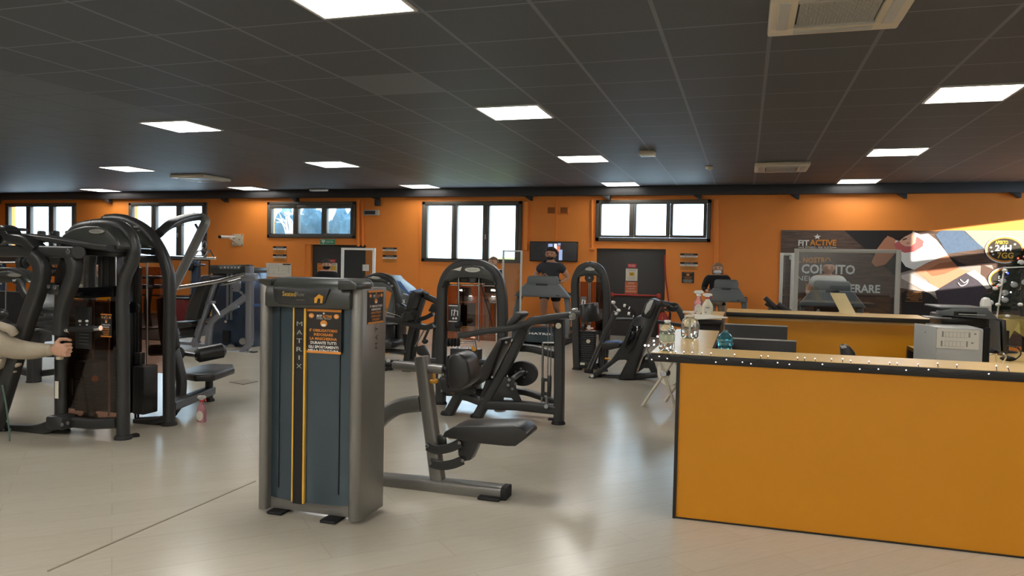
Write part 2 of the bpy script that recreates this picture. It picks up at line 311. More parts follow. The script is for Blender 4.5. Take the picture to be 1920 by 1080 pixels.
# windows: frame, three sashes with a pane each
for k, ((x0, x1, z0, z1), px, (py0, py1)) in WIN.items():
    t = thing('window_%d' % k, None, None, ((x0+x1)/2, YW, z0), None, 'structure')
    fw = .07; f = MB()
    Yf = YW-.01
    f.bx(x0, x1, Yf-.03, Yf+.1, z1-fw, z1, .008).bx(x0, x1, Yf-.03, Yf+.1, z0, z0+fw, .008).bx(x0, x0+fw, Yf-.03, Yf+.1, z0, z1, .008).bx(x1-fw, x1, Yf-.03, Yf+.1, z0, z1, .008)
    w3 = (x1-x0-2*fw)/3
    f.build('window_frame', 'frame', t)
    for i, (a, b) in enumerate(px):
        sx0, sx1 = x0+fw+i*w3+.004, x0+fw+(i+1)*w3-.004; gx0 = max(V(a, py0, YW).x, sx0+.03); gx1 = min(V(b, py0, YW).x, sx1-.03); gz1 = V(a, py0, YW).z; gz0 = V(a, py1, YW).z
        s_ = MB().bx(sx0, sx1, Yf-.04, Yf+.06, gz1, z1-fw-.004, .006).bx(sx0, sx1, Yf-.04, Yf+.06, z0+fw+.004, gz0, .006).bx(sx0, gx0, Yf-.04, Yf+.06, gz0, gz1, .006).bx(gx1, sx1, Yf-.04, Yf+.06, gz0, gz1, .006)
        so = s_.build('sash', 'frame', t)
        MB().bx(gx0-.004, gx1+.004, Yf, Yf+.008, gz0-.004, gz1+.004).build('pane', 'glass', so)
        if i == 1 and z0 < 1.5: MB().box((sx1, Yf-.06, (z0+z1)/2-.1), (.02, .03, .1), .006).build('window_handle', 'iv', so)
# doors
t = thing('door_1', 'charcoal double door under the exit sign', None, ((DO1[0]+DO1[1])/2, YW+.1, 0), None, 'structure')
MB().bx(DO1[0]+.1, DO1[1]+.02, YW+.1, YW+.3, 0, 1.7).build('leaf', 'doorm', t); MB().bx(DO1[0], DO1[0]+.12, YW+.02, YW+.2, 0, 1.68).build('jamb', 'wall', t)
t = thing('door_2', 'charcoal fire door with a red push bar', None, ((DO2[0]+DO2[1])/2, YW+.03, 0), None, 'structure')
MB().bx(DO2[0]-.02, DO2[1]+.02, YW+.03, YW+.3, 0.0, 1.7, .004).build('leaf', 'doorm', t)
zb = V(1180, 553, YW).z
MB().cyl((DO2[0]+.35, YW-.05, zb), (DO2[1]-.12, YW-.05, zb), .018).box((DO2[1]-.1, YW-.02, zb), (.08, .1, .1), .01).box((DO2[0]+.33, YW-.02, zb), (.06, .1, .08), .01).build('push_bar', 'red', t)
MB().cyl(V(1236,545,YW-.04), V(1238,570,YW-.04), .03).build('closer_post', 'black', t)
# pipes, conduits, sockets on the back wall
def conduit(x, y0, y1, r=.025, label=None, extra=None):
    mb = MB().cyl(V(x, y0, YW-.03), V(x, y1, YW-.03), r, 8)
    if extra: extra(mb)
    one(mb, 'conduit', 'wall', label, 'pipe', None)
conduit(672, 374, 462, .03, 'orange painted pipe on the wall just right of the blue-tinted window')
conduit(680, 374, 462, .02, 'orange painted pipe beside the white switch box')
conduit(986, 378, 470, .05, 'thick orange painted pipe right of the tallest window')
conduit(1043, 375, 452, .012, 'thin orange cable duct dropping to the black television')
conduit(1110, 375, 466, .022, 'orange painted conduit ending above the fire door', lambda mb: mb.box(V(1110,467,YW-.03), (.1,.05,.05), .01))
conduit(1343, 374, 510, .045, 'orange painted pipe right of the rightmost window')
conduit(785, 378, 560, .008, 'hairline orange duct between notices and tallest window')
for x, l in ((1034, 'left of the two orange vent grilles above the television'), (1057.5, 'right of the two orange vent grilles above the television')):
    a, b = V(x-8.5, 387, YW), V(x+8.5, 402, YW); t = thing('wall_vent', l, 'vent', ((a.x+b.x)/2, YW-.02, b.z), 'vents above the television')
    f = MB().bx(a.x, b.x, YW-.02, YW, b.z, b.z+.02).bx(a.x, b.x, YW-.02, YW, a.z-.02, a.z).bx(a.x, a.x+.02, YW-.02, YW, b.z, a.z).bx(b.x-.02, b.x, YW-.02, YW, b.z, a.z); f.build('frame', 'wall', t)
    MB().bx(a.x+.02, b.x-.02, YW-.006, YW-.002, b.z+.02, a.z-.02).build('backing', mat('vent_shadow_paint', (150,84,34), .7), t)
    s_ = MB()
    for i in range(4): s_.bx(a.x+.02, b.x-.02, YW-.016, YW-.006, b.z+.03+i*.027, b.z+.045+i*.027)
    s_.build('louvres', mat('vent_paint', (176,100,40), .6), t)
a, b = V(684, 394, YW), V(712, 404, YW); t = thing('switch_box', 'small white box with a dark flap high on the orange wall', 'switch box', ((a.x+b.x)/2, YW-.06, b.z))
MB().bx(a.x, b.x, YW-.07, YW, b.z, a.z, .01).build('housing', 'lgrey', t); MB().bx(a.x+.03, b.x-.07, YW-.076, YW-.068, b.z+.02, a.z-.02, .003).build('flap', 'walldk', t)
for i, (x, l) in enumerate(((3,'first black pelmet bracket at the far left'), (212,'black pelmet bracket between the two leftmost windows'), (430,'black pelmet bracket above the white wall hook'), (562,'black pelmet bracket above the blue-tinted window'), (1000,'black pelmet bracket above the television'), (1146,'black pelmet bracket over the left of the rightmost window'), (1316,'black pelmet bracket over the right of the rightmost window'), (1498,'black pelmet bracket above the poster slogan'), (1698,'black pelmet bracket above the woman on the poster'), (1910,'black pelmet bracket at the right edge of the picture'))):
    p = V(x, 367, YW); one(MB().prism([(p.x-.16, YW-.08, ZT), (p.x, YW-.08, ZT), (p.x, YW-.08, ZT-.09), (p.x-.03, YW-.08, ZT-.09)], (0,.12,0), .004), 'pelmet_bracket', 'walldk', l, 'bracket', 'brackets under the pelmet')
p = V(708, 380, YW-.12); t = thing('wall_speaker', 'small dark box speaker hung under the pelmet above the switch box', 'speaker', (p.x, YW-.12, p.z-.06))
MB().box((p.x, YW-.12, p.z), (.1, .12, .14), .015).build('cabinet', 'walldk', t); MB().prism([(p.x-.2, YW-.1, ZT), (p.x+.04, YW-.1, ZT), (p.x+.04, YW-.1, ZT-.06)], (0,.05,0)).build('bracket', 'walldk', t)
# ------------------------------------------------------------------ ceiling fittings
def led(ix, iy, label):
    lamp = 'paneldim' if iy == 2 else 'panelfill' if iy <= -2 else 'panel'  # rows behind the camera boosted as fill, the rearmost row added for it
    x0 = -2.57+ix*4.02+.015; y0 = 6.93+iy*3.35-(.02 if iy else 0); t = thing('ceiling_light', label, 'ceiling light', (x0+.32, y0+.32, ZC-.012), 'LED ceiling panels')
    s_ = .64; MB().bx(x0, x0+s_, y0, y0+.02, ZC-.012, ZC-.001).bx(x0, x0+s_, y0+s_-.02, y0+s_, ZC-.012, ZC-.001).bx(x0, x0+.02, y0+.02, y0+s_-.02, ZC-.012, ZC-.001).bx(x0+s_-.02, x0+s_, y0+.02, y0+s_-.02, ZC-.012, ZC-.001).build('frame', 'white', t)
    MB().bx(x0+.02, x0+s_-.02, y0+.02, y0+s_-.02, ZC-.008, ZC-.002).build('diffuser', lamp, t)
for ix, iy, l in ((0,-1,'lit ceiling panel nearest the camera, cut by the top edge'), (0,0,'lit square ceiling panel at the centre of the picture'), (0,1,'lit ceiling panel left of the small emergency lamp'), (0,2,'lit ceiling panel nearest the rightmost window'),
    (1,0,'large lit ceiling panel at the right edge of the picture'), (1,1,'lit ceiling panel in the middle of the right-hand row'), (1,2,'lit ceiling panel above the poster, farthest of the right row'),
    (-1,0,'lit ceiling panel on the edge of the paler ceiling zone, left'), (-1,1,'lit ceiling panel in line between the cassette unit and centre'), (-1,2,'lit ceiling panel above the tallest window, far end'),
    (-2,1,'lit ceiling panel left of the far-left cassette air unit'), (-2,2,'lit ceiling panel by the back wall behind the left cassette unit'), (-3,2,'farthest left lit ceiling panel near the back wall'),
    (-1,-1,'lit ceiling panel above the pec machine, outside the picture'), (-2,0,'lit ceiling panel outside the left edge, second row'), (-3,1,'lit ceiling panel outside the left edge, third row'), (1,-1,'lit ceiling panel above the front counter, outside the picture'), (-2,-1,'lit ceiling panel outside the picture at left front'),
    (0,-2,'lit ceiling panel over the camera'), (-1,-2,'lit ceiling panel behind the camera, left'), (1,-2,'lit ceiling panel behind the camera, right'), (-3,0,'lit ceiling panel far left outside the picture'), (0,-3,'rearmost added fill panel behind the camera, middle'), (-1,-3,'rearmost added fill panel behind the camera, left'), (1,-3,'rearmost added fill panel behind the camera, right')): led(ix, iy, l)
def cassette(x0, y0, label, sx=.74, sy=.78):
    t = thing('air_conditioner', label, 'air conditioner', (x0+sx/2, y0+sy/2, ZC-.07), 'ceiling cassette units'); z = ZC-.06
    MB().bx(x0, x0+sx, y0, y0+.15, z, ZC-.001, .015).bx(x0, x0+sx, y0+sy-.15, y0+sy, z, ZC-.001, .015).bx(x0, x0+.15, y0+.14, y0+sy-.14, z, ZC-.001, .01).bx(x0+sx-.15, x0+sx, y0+.14, y0+sy-.14, z, ZC-.001, .01).build('fascia', 'iv', t)
    MB().bx(x0+.14, x0+sx-.14, y0+.14, y0+sy-.14, z+.02, ZC-.002).build('recess', 'walldk', t)
    g = MB(); n = 22
    for i in range(n):
        u = x0+.17+(sx-.34)*i/(n-1); g.bx(u-.004, u+.004, y0+.16, y0+sy-.16, z+.004, z+.014)
        v = y0+.17+(sy-.34)*i/(n-1); g.bx(x0+.16, x0+sx-.16, v-.004, v+.004, z+.004, z+.014)
    g.bx(x0+.15, x0+sx-.15, y0+.15, y0+.18, z-.004, z+.014).bx(x0+.15, x0+sx-.15, y0+sy-.18, y0+sy-.15, z-.004, z+.014); g.build('intake_grille', 'lgrey', t)
    for (a, b, c, d) in ((x0+.15, x0+sx-.15, y0+.05, y0+.11), (x0+.15, x0+sx-.15, y0+sy-.11, y0+sy-.05), (x0+.05, x0+.11, y0+.15, y0+sy-.15), (x0+sx-.11, x0+sx-.05, y0+.15, y0+sy-.15)):
        MB().bx(a, b, c, d, z-.008, z+.004, .004).build('air_flap', 'lgrey', t)
cassette(.09, 4.26, 'large cream cassette air conditioner cut off by the top edge'); cassette(.09, 11.3, 'small cream cassette air conditioner before the poster'); cassette(-10.15, 11.45, 'cream cassette air conditioner low in the left ceiling')
c = F(1214, 284, ZC); t = thing('emergency_lamp', 'small white emergency lamp hanging from the ceiling right of centre', 'emergency lamp', (c.x, c.y, ZC-.06))
MB().box((c.x, c.y, ZC-.03), (.2, .24, .055), .012).build('housing', 'iv', t); MB().box((c.x, c.y, ZC-.063), (.12, .14, .016), .006).build('lens', 'glass', t)
c = F(1331, 313, ZC); one(MB().lathe([(.02,0),(.045,.02),(.05,.045)], (c.x, c.y, ZC-.046)).box((c.x-.02, c.y-.02, ZC-.012), (.08,.2,.02), .004), 'smoke_detector', 'iv', 'tiny white sensor on the ceiling right of the emergency lamp', 'sensor')
c = V(600, 361, YW-.3); one(MB().box((c.x, YW-.35, ZC-.03), (.4, .14, .05), .02), 'emergency_batten', 'white', 'slim white emergency light batten above the blue-tinted window', 'emergency lamp')
# ------------------------------------------------------------------ outside the windows
def bush(name, label, c, r, m='leaf', n=3):
    bm = bmesh.new(); bmesh.ops.create_icosphere(bm, subdivisions=4, radius=1); rd = random.Random(c[0])
    for v in bm.verts: v.co = Ve((v.co.x*r[0], v.co.y*r[1], v.co.z*r[2]))*(1+.07*math.sin(9*v.co.x+c[0])*math.sin(8*v.co.z)+rd.uniform(-.045,.045)) + Ve(c)
    t = thing(name, label, 'shrub', (c[0], c[1], c[2]-r[2])); MB().add(bm).build('foliage', m, t, smooth=False); MB().cyl((c[0], c[1], c[2]-r[2]), (c[0], c[1], c[2]), .12).build('trunk', 'frame', t)
p_, q_ = V(583, 415, 16.6), V(638, 415, 16.6)
bush('evergreen_tree', 'dark blue-green evergreen seen through the middle pane of the shaded window', (p_.x, 16.6, 1.0), (.5,.5,1.72)); bush('evergreen_tree', 'rounded evergreen seen through the right pane of the shaded window', (q_.x+.08, 16.6, .95), (.5,.5,1.68)); bush('evergreen_tree', 'dark evergreen behind the pale twigs in the left pane of the shaded window', (V(536,415,17.4).x, 17.4, 1.0), (.42,.4,1.75))
bush('hedge_bush', 'sunlit yellow-green hedge below the tallest window', (-6.3, 19, .2), (2.4,.9,1.25), 'lime')
h = thing('neighbour_house', 'small pale house corner seen in the right pane of the rightmost window', 'house', (-.9, 22, 0)); MB().bx(-1.0, -.45, 22, 24, 0, 2.05).build('facade', 'house', h); MB().prism([(-1.05,23,2.05),(-.4,23,2.05),(-.7,23,2.3)], (0,2.2,0)).build('roof', 'frame', h)
MB().bx(-.8,-.62,21.97,22.02,1.75,1.95).build('window_opening', 'frame', h)
tb = MB(); rd = random.Random(3)
b0 = V(545, 437, 16.0)
for i in range(26):
    e = V(rd.uniform(516, 556), rd.uniform(392, 420), 16.0+rd.uniform(-.3,.3)); tb.tube([b0+Ve((rd.uniform(-.1,.1),0,-.3)), (b0+e)/2+Ve((rd.uniform(-.1,.1),0,.05)), e], .012, n=5, taper=(1,.4))
one(tb, 'bare_shrub', 'white', 'pale bare twigs outside the left pane of the shaded window', 'shrub')
# ================================================================== FOREGROUND: SEATED ROW
def foot(mb, p, r): return mb.lathe([(r*1.28, 0), (r*1.28, .012), (r*1.02, .03)], (p[0], p[1], 0))
def bolts(mb, pts, r=.012, d=(0,-1,0)):
    for p in pts: mb.cyl(Ve(p), Ve(p)+Ve(d)*.008, r, 8)
    return mb
def mask_sign(name, label, a, b, c, col='dark', group=None, wide=True, Nn=None):
    pass
X0, X1, Y0, Y1, H = -2.435, -1.845, 3.40, 3.66, 1.245
T = thing('seated_row_machine', 'grey and black seated row machine with a tall shrouded tower in the foreground', 'gym machine', ((X0+X1)/2, 3.9, 0))
def colshape(x0, x1, y0, y1, front):      # plan of a side column: rounded nose towards the camera
    pts = []; n = 8; xm = (x0+x1)/2; r = (x1-x0)/2
    for i in range(n+1): a = PI+PI*i/n; pts.append((xm+r*math.cos(a), y0+r*.8+r*.8*math.sin(a)))
    return pts+[(x1, y1), (x0, y1)]
for (xa, xb, top) in ((X0-.005, X0+.048, H-.03), (X1-.062, X1+.005, H-.035)):
    MB().prism([(x, y, .02+(top-.02)/2) for x, y in colshape(xa, xb, Y0, Y1+.02, 1)], (0, 0, top-.02), .003).build('side_column', 'gun', T)
MB().bx(X0+.045, X1-.06, Y0+.05, Y0+.13, .02, .1, .004).build('base_panel', 'gun', T)
# bowed front shroud: outer panels and a raised middle
def bow(x0, x1, y, d, z0, z1, n=12, back=None):
    xm, hw = (x0+x1)/2, (x1-x0)/2; pts = [(x0+(x1-x0)*i/n, y-d*(1-((x0+(x1-x0)*i/n-xm)/hw)**2)) for i in range(n+1)]
    return [(px, py, (z0+z1)/2) for px, py in pts]+[(x1, back or y+.04, (z0+z1)/2), (x0, back or y+.04, (z0+z1)/2)]
sh = MB().prism(bow(X0+.047, X1-.062, Y0+.05, .035, .085, 1.1, back=Y0+.2), (0,0,1.02)); s0 = sh.build('front_shroud', 'shroud', T)
seam = MB()
for x in (X0+.105, X1-.125):
    yy = Y0+.05-.035*(1-((x-(X0+X1)/2-.0)/.27)**2); seam.bx(x-.0015, x+.0015, yy-.0025, yy+.01, .14, 1.1)
seam.build('panel_seam', 'rubber', s0)
xs = -2.19; ZS0, ZS1 = .075, 1.115; ys = Y0+.05-.038
MB().bx(xs-.036, xs+.026, ys-.006, ys+.02, ZS0, ZS1).build('centre_strip', 'rubber', T)
MB().bx(xs-.041, xs-.034, ys-.012, ys+.005, ZS0+.01, ZS1-.005).bx(xs+.024, xs+.034, ys-.012, ys+.005, ZS0+.005, ZS1-.005).build('yellow_stripe', 'yellow', T)
lt = MB()
for i, ch in enumerate('MATRIX'): text_mb(lt, ch, (xs-.004, ys-.0075, 1.017-i*.044), .006 if ch == 'I' else .033, .023)
lt.build('lettering', 'badge', T)
# rounded plastic head with the name plate
hd = MB(); prof = [(Y0-.022, 1.10), (Y0-.022, 1.17), (Y0-.005, 1.225), (Y0+.04, 1.25), (Y1-.06, 1.255), (Y1-.02, 1.23), (Y1, 1.1)]
hd.prism([(-2.14, y, z) for y, z in prof], (.50, 0, 0), .012)
hd.prism([(X0-.012, Y0+.06, 1.222), (X0-.012, Y0+.06, 1.245), (X0+.09, Y0+.02, 1.245), (X0+.09, Y0+.02, 1.21), (X0+.045, Y0+.05, 1.205)], (0,.1,0), .004)
hd.prism([(X1-.1, Y0+.03, 1.2), (X1-.1, Y0+.03, 1.25), (X1-.03, Y0+.03, 1.25), (X1+.008, Y0+.03, 1.235), (X1+.008, Y0+.03, 1.205)], (0,.16,0), .006)
h_ = hd.build('head_cover', 'hood', T)
yp = Y0-.024
MB().prism([(-2.335,yp,1.205),(-2.0,yp,1.205),(-2.03,yp,1.128),(-2.065,yp,1.118),(-2.3,yp,1.118),(-2.325,yp,1.13)], (0,.014,0), .006).build('name_plate', 'satin', h_)
l1 = MB(); text_mb(l1, 'Seated', (-2.233, yp-.009, 1.172), .078, .024); l1.build('lettering', 'yellow', h_)
l2 = MB(); text_mb(l2, 'Row', (-2.167, yp-.009, 1.172), .044, .022); text_mb(l2, 'MATRIX', (-2.165, yp-.009, 1.142), .05, .007); l2.build('lettering', 'gun', h_)
MB().prism([(-2.085,yp-.009,1.13),(-2.085,yp-.009,1.155),(-2.06,yp-.009,1.175),(-2.035,yp-.009,1.165),(-2.04,yp-.009,1.13),(-2.052,yp-.009,1.13),(-2.05,yp-.009,1.152),(-2.065,yp-.009,1.155),(-2.072,yp-.009,1.13)], (0,.002,0)).build('emblem', 'knob', h_)
# side lettering and stickers
sl = MB()
for i, ch in enumerate('MATRIX'): text_mb(sl, ch, (X1+.006, Y0+.17, .905+i*.044), .03 if ch != 'I' else .006, .026, right=(0,0,1), up=(0,-1,0))
sl.build('lettering', 'rubber', T)
def notice(name, label, frame, W_, H_, lines, parent=None, group=None):
    """mask-rule sticker; frame = (centre, right); lines of (v, w, h, text, material)"""
    c, R = Ve(frame[0]), Ve(frame[1]).normalized(); Nn = R.cross(Ve((0,0,1)))
    def quad(u0, u1, v0, v1, d): return [c+R*((u-.5)*W_)+Ve((0,0,(.5-v)*H_))+Nn*d for u, v in ((u0,v0),(u1,v0),(u1,v1),(u0,v1))]
    t = thing(name, label, 'notice', c-Ve((0,0,H_/2)), group)
    MB().prism(quad(0,1,0,1,.001), Nn*.002).build('panel', 'dark', t)
    o = MB().prism(quad(0,1,-.005,.05,.0025), Nn*.001).prism(quad(0,1,.95,1.005,.0025), Nn*.001)
    wt = MB(); a = lambda u, v, d=.0035: c+R*((u-.5)*W_)+Ve((0,0,(.5-v)*H_))+Nn*d
    if W_ > .05:
        for u in (.14, .86):
            q = [a(u+.075*math.cos(k*PI/8), .15+.055*math.sin(k*PI/8), .003) for k in range(16)]; o.prism(q, Nn*.001)
        for u, s_ in ((.14, '1g'), (.86, '24')): text_mb(wt, s_, a(u, .15, .004), .07*W_, .045*H_, R)
        star(wt, a(.5, .09, .0035), .03*H_, R)
        text_mb(wt, 'FIT', a(.38, .16), .15*W_, .07*H_, R, bold=True); text_mb(o, 'ACTIVE', a(.6, .16), .27*W_, .07*H_, R, bold=True); text_mb(wt, 'IL FITNESS - PER TUTTI', a(.5, .215), .4*W_, .02*H_, R)
        q = [a(.5+.1*math.cos(k*PI/8), .32+.075*math.sin(k*PI/8), .003) for k in range(16)]; o.prism(q, Nn*.001)
        wt.prism([a(.44,.33,.0042),a(.56,.33,.0042),a(.55,.385,.0042),a(.45,.385,.0042)], Nn*.001)
    for v, w_, h, s_, m in lines: text_mb(o if m == 'o' else wt, s_, a(.5, v), w_*W_, h*H_, R, bold=True)
    o.build('orange_print', 'orange', t); wt.build('white_print', 'wht', t); return t
def star(mb, c, r, R=(1,0,0), m=None):
    c, R = Ve(c), Ve(R); pts = []
    for k in range(10): q = r if k % 2 == 0 else r*.42; a = PI/2+k*PI/5; pts.append(c+R*(q*1.2*math.cos(a))+Ve((0,0,q*math.sin(a))))
    return mb.prism(pts, R.cross(Ve((0,0,1)))*.001)
notice('mask_notice', 'black and orange mask rule notice stuck on the front of the seated row tower', ((-2.056, Y0+.013, .983), (1,0,0)), .202, .225, [(.48,.8,.065,"E' OBBLIGATORIO",'o'),(.575,.55,.065,'INDOSSARE','o'),(.67,.78,.065,'LA MASCHERINA','o'),(.765,.74,.065,'DURANTE TUTTI','w'),(.86,.86,.065,'GLI SPOSTAMENTI','w'),(.935,.88,.04,'NELLA STRUTTURA','w')])
notice('cleaning_notice', 'narrow black notice wrapped on the right side column of the seated row tower', ((X1+.0065, Y0+.155, 1.11), (0,1,0)), .17, .17, [(.47,.8,.07,"E' OBBLIGATORIO",'w'),(.57,.6,.065,'IGIENIZZARE','w'),(.67,.65,.065,'OGNI ATTREZZO','o'),(.78,.6,.065,'DOPO IL SUO','o'),(.88,.5,.065,'UTILIZZO','o')])
# feet
for x, y in ((X0+.1, Y0+.0), (X1-.16, Y0-.02)): MB().box((x, y+.06, .009), (.09, .12, .016), .006).build('foot_pad', 'rubber', T)
# user side: rail, post, arm, pads (plane Y = 4.1)
YB = 4.12; MB().sq(L([(690,898),(820,910),(950,924)], YB), S(13,830,YB), .055, False).build('floor_rail', 'gun', T)
e = V(950,924,YB); MB().sq([e-Ve((.02,0,0)), e+Ve((.012,0,0))], S(13,950,YB)+.003, .058).build('rail_end_cap', 'rubber', T)
MB().box((V(925,932,YB).x, YB-.05, .01), (.13,.1,.018), .006).build('foot_pad', 'rubber', T)
MB().sq(L([(791,668),(822,905)], YB), S(12.5,805,YB), .04, False).build('post', 'gun', T)
MB().sq(L([(700,800),(722,778),(750,762),(790,756)], YB), S(15,740,YB), .035).build('curved_brace', 'gun', T)
MB().cyl(V(738,684,YB), V(832,693,YB), S(9,785,YB), 18).build('pad_tube', 'gun', T)
MB().cyl(V(690,683,YB), V(740,684,YB), S(5,785,YB), 14).cyl(V(830,693,YB), V(862,696,YB), S(5,840,YB), 14).build('sliding_bar', 'rubber', T)
MB().cyl(V(712,692,YB-.02), V(726,692,YB-.02), .012).build('link', 'rubber', T)
p = L([(846,668),(846,722),(856,728),(871,727),(889,715),(888,700),(883,672),(872,661),(858,660)], YB)
p = [q+Ve((.012,0,.004)) for q in p]; cp = MB().prism(p, (0,.2,0), .03, 3).build('chest_pad', 'vinyl', T)
MB().prism(L([(845,666),(850,664),(850,724),(845,720)], YB), (0,.16,0), .004).build('pad_backing', 'rubber', cp)
k = V(815,712,YB); MB().cyl(V(813,695,YB), V(813,712,YB), .008).cyl(V(813,711,YB), V(813,718,YB), .028).build('pull_pin', 'knob', T)
sp = L([(842,812),(846,803),(862,794),(880,792),(972,791),(988,796),(998,806),(999,812),(976,829),(960,829),(900,823),(870,817)], YB)
MB().prism(sp, (0,.22,0), .028, 3).build('seat', 'vinyl', T)
MB().prism(L([(862,818),(902,823),(893,845),(886,860),(872,862),(864,850)], YB), (0,.09,0), .006).build('seat_bracket', 'satin', T)
for d in (-.055, .055):
    MB().sq(L([(801,836),(820,843),(845,839),(864,830)], YB+d), S(8.5,830,YB), .008).build('parallel_link', 'black', T); MB().sq(L([(807,868),(828,873),(850,870),(867,863)], YB+d), S(8.5,830,YB), .008).build('parallel_link', 'black', T)
MB().prism(L([(817,815),(826,814),(836,822),(838,838),(824,842)], YB), (0,.02,0), .004).build('height_plate', 'satin', T)
b = MB(); bolts(b, L([(801,836),(862,830),(807,868),(868,863)], YB-.063), .011); bolts(b, L([(834,821)], YB-.013), .01); b.build('bolts', 'steel', T)
MB().cyl(V(846,822,YB), V(846,815,YB), .02).build('height_knob', 'knob', T)
# ================================================================== PEC MACHINE, far left front (plane Y = 4.45)
YA = 4.45
T = PEC = thing('pec_press_machine', 'black pec press machine with curved arms at the left edge', 'gym machine', (-4.65, YA, 0))
r = S(12.5,200,YA)
rp = L([(231,815),(231,640),(230,560),(235,520),(248,490),(251,466),(245,445),(230,428),(205,422),(178,423)], YA)
MB().tube(rp, r, r*.9, n=14).build('frame_post', 'black', T)
lp = L([(115,803),(115,650),(115,560),(118,520),(127,490),(126,465),(133,445),(150,429),(178,423)], YA)
MB().tube(lp, r, r*.9, n=14).build('frame_post', 'black', T)
for x, y in ((231,815),(115,803)): q = V(x, y, YA); foot(MB(), q, r).build('post_foot', 'rubber', T)
hp = L([(128,458),(140,441),(160,429),(182,424),(205,424),(226,431),(240,446),(247,465),(240,470),(190,459)], YA-.04)
hd = MB().prism(hp, (0,.22,0), .03, 3).build('hood', 'hood', T)
c = V(182, 434, YA-.157); MB().lathe([(.072,0),(.066,.008)], c, (0,-1,0), 24, 1, .24).build('badge_plate', 'badge', hd)
lt = MB(); text_mb(lt, 'MATRIX', c+Ve((0,-.012,0)), .09, .012); lt.build('lettering', 'grey', hd)
MB().prism(L([(140,462),(240,472),(236,482),(140,478)], YA), (0,.18,0), .006).build('hood_underside', 'satin', T)
for x0, x1 in ((187,196),(197,208),(209,222)): a, b = V(x0, 470, YA+.04), V(x1, 548, YA+.04); MB().bx(a.x, b.x, YA+.02, YA+.09, b.z, a.z, .01).build('guide_cover', 'satin', T)
a, b = V(217, 470, YA-.01), V(218.5, 550, YA-.01); MB().cyl(a, b, .006).build('guide_rod', 'chrome', T)
MB().sq(L([(132,548),(160,549),(222,546)], YA), S(10,180,YA), .05, False).build('crossbar', 'gloss', T)
sh = MB(); a, b = V(128, 560, YA+.0), V(219, 792, YA); sh.bx(a.x, b.x, YA-.01, YA-.004, b.z, a.z); sh.build('front_shield', 'smoke', T)
a, b = V(128, 562, YA+.3), V(219, 792, YA+.3); MB().bx(a.x-.02, b.x+.04, YA+.26, YA+.3, .12, a.z).build('rear_cover', 'gloss', T)
a, b = V(150, 676, YA+.1), V(185, 708, YA+.1); ws = MB().bx(a.x, b.x, YA+.05, YA+.2, b.z, a.z, .004)
for i in range(10): z = b.z-.012-i*.026; ws.bx(a.x, b.x, YA+.05, YA+.2, z-.011, z+.011, .003)
ws.build('weight_stack', 'plate', T)
for x in (175, 204): MB().cyl(V(x,560,YA+.12), V(x,780,YA+.12), .009).build('guide_rod', 'chrome', T)
kb = MB().cyl(V(178,710,YA+.05), V(178,710,YA+.02), .024); kb.build('selector_pin', 'knob', T)
a, b = V(141, 574, YA-.02), V(172, 655, YA-.02); pl = MB().bx(a.x, b.x, YA-.022, YA-.014, b.z, a.z, .004).build('placard', 'satin', T)
pm = MB()
for x in (150, 163):
    pm.lathe([(.012,0),(.011,.003)], V(x, 602, YA-.022), (0,-1,0), 12, 1.3, .8); a = V(x, 609, YA-.025); pm.box(a, (.014,.003,.01))
pm.build('placard_icons', 'wht', pl)
lm = MB()
for i in range(4): a = V(157, 627+i*6, YA-.024); lm.box(a, (.09, .002, .004))
lm.build('placard_text', 'grey', pl)
notice('cleaning_notice', 'black notice with orange text on the pec press shield', ((V(202,610,YA).x, YA-.012, V(202,610,YA).z), (1,0,0)), .1, .17, [(.47,.8,.07,"E' OBBLIGATORIO",'w'),(.57,.6,.065,'IGIENIZZARE','w'),(.67,.65,.065,'OGNI ATTREZZO','o'),(.78,.6,.065,'DOPO IL SUO','o'),(.88,.5,.065,'UTILIZZO','o')])
MB().sq(L([(135,790),(180,794),(224,792)], YA), S(10,180,YA), .05, False).build('base_bar', 'black', T)
MB().sq(L([(-120,806),(20,806),(70,806),(100,797),(118,786)], YA-.06), S(11,60,YA), .045).build('seat_rail', 'black', T)
MB().box(V(117,790,YA-.05), (.16,.16,.1), .02).build('clamp_collar', 'black', T)
b = MB(); bolts(b, L([(7,805),(19,805),(117,796),(128,793)], YA-.15), .014); b.build('bolts', 'steel', T)
MB().prism([F(255,812,.004), F(262,814,.004), F(262,818,.004), F(245,820,.004), F(243,815,.004)], (0,0,.006)).build('foot_tab', 'rubber', T)
MB().bx(V(104,714,YA-.07).x, V(110,714,YA-.07).x, YA-.075, YA-.07, V(107,747,YA-.07).z, V(107,715,YA-.07).z).build('serial_label', 'paper', T)
# press arms
YP = 4.22
MB().sq(L([(-30,471),(60,471),(146,473)], YP), S(11,80,YP), .05, False).build('arm_beam', 'black', T)
MB().cyl(V(147,473,YP+.14), V(147,473,YP-.03), S(13,147,YP), 20).build('arm_pivot', 'satin', T)
b = MB(); bolts(b, L([(128,472)], YP-.05), .02); bolts(b, L([(92,537),(103,539)], YP-.06), .016); b.build('bolts', 'steel', T)
MB().sq(L([(-20,455),(40,444),(90,447),(160,458),(220,466)], YP+.1), S(6,100,YP), .1).build('top_arm', 'black', T)
MB().sq(L([(-10,448),(14,432),(28,447),(52,452),(74,470)], YP-.02), S(10,40,YP), .06).build('cam_arm', 'satin', T)
MB().sq(L([(-10,428),(32,430)], YP), S(3,20,YP), .09, False).build('cam_plate', 'satin', T)
MB().sq(L([(64,480),(77,496),(78,520),(68,555),(52,600),(36,650),(15,720),(-10,800)], YP-.06), S(13.5,60,YP), .045).build('press_arm', 'black', T)
MB().sq(L([(134,478),(140,498),(137,522),(124,555),(115,590),(113,628)], YP), S(11.5,120,YP), .042).build('press_arm', 'black', T)
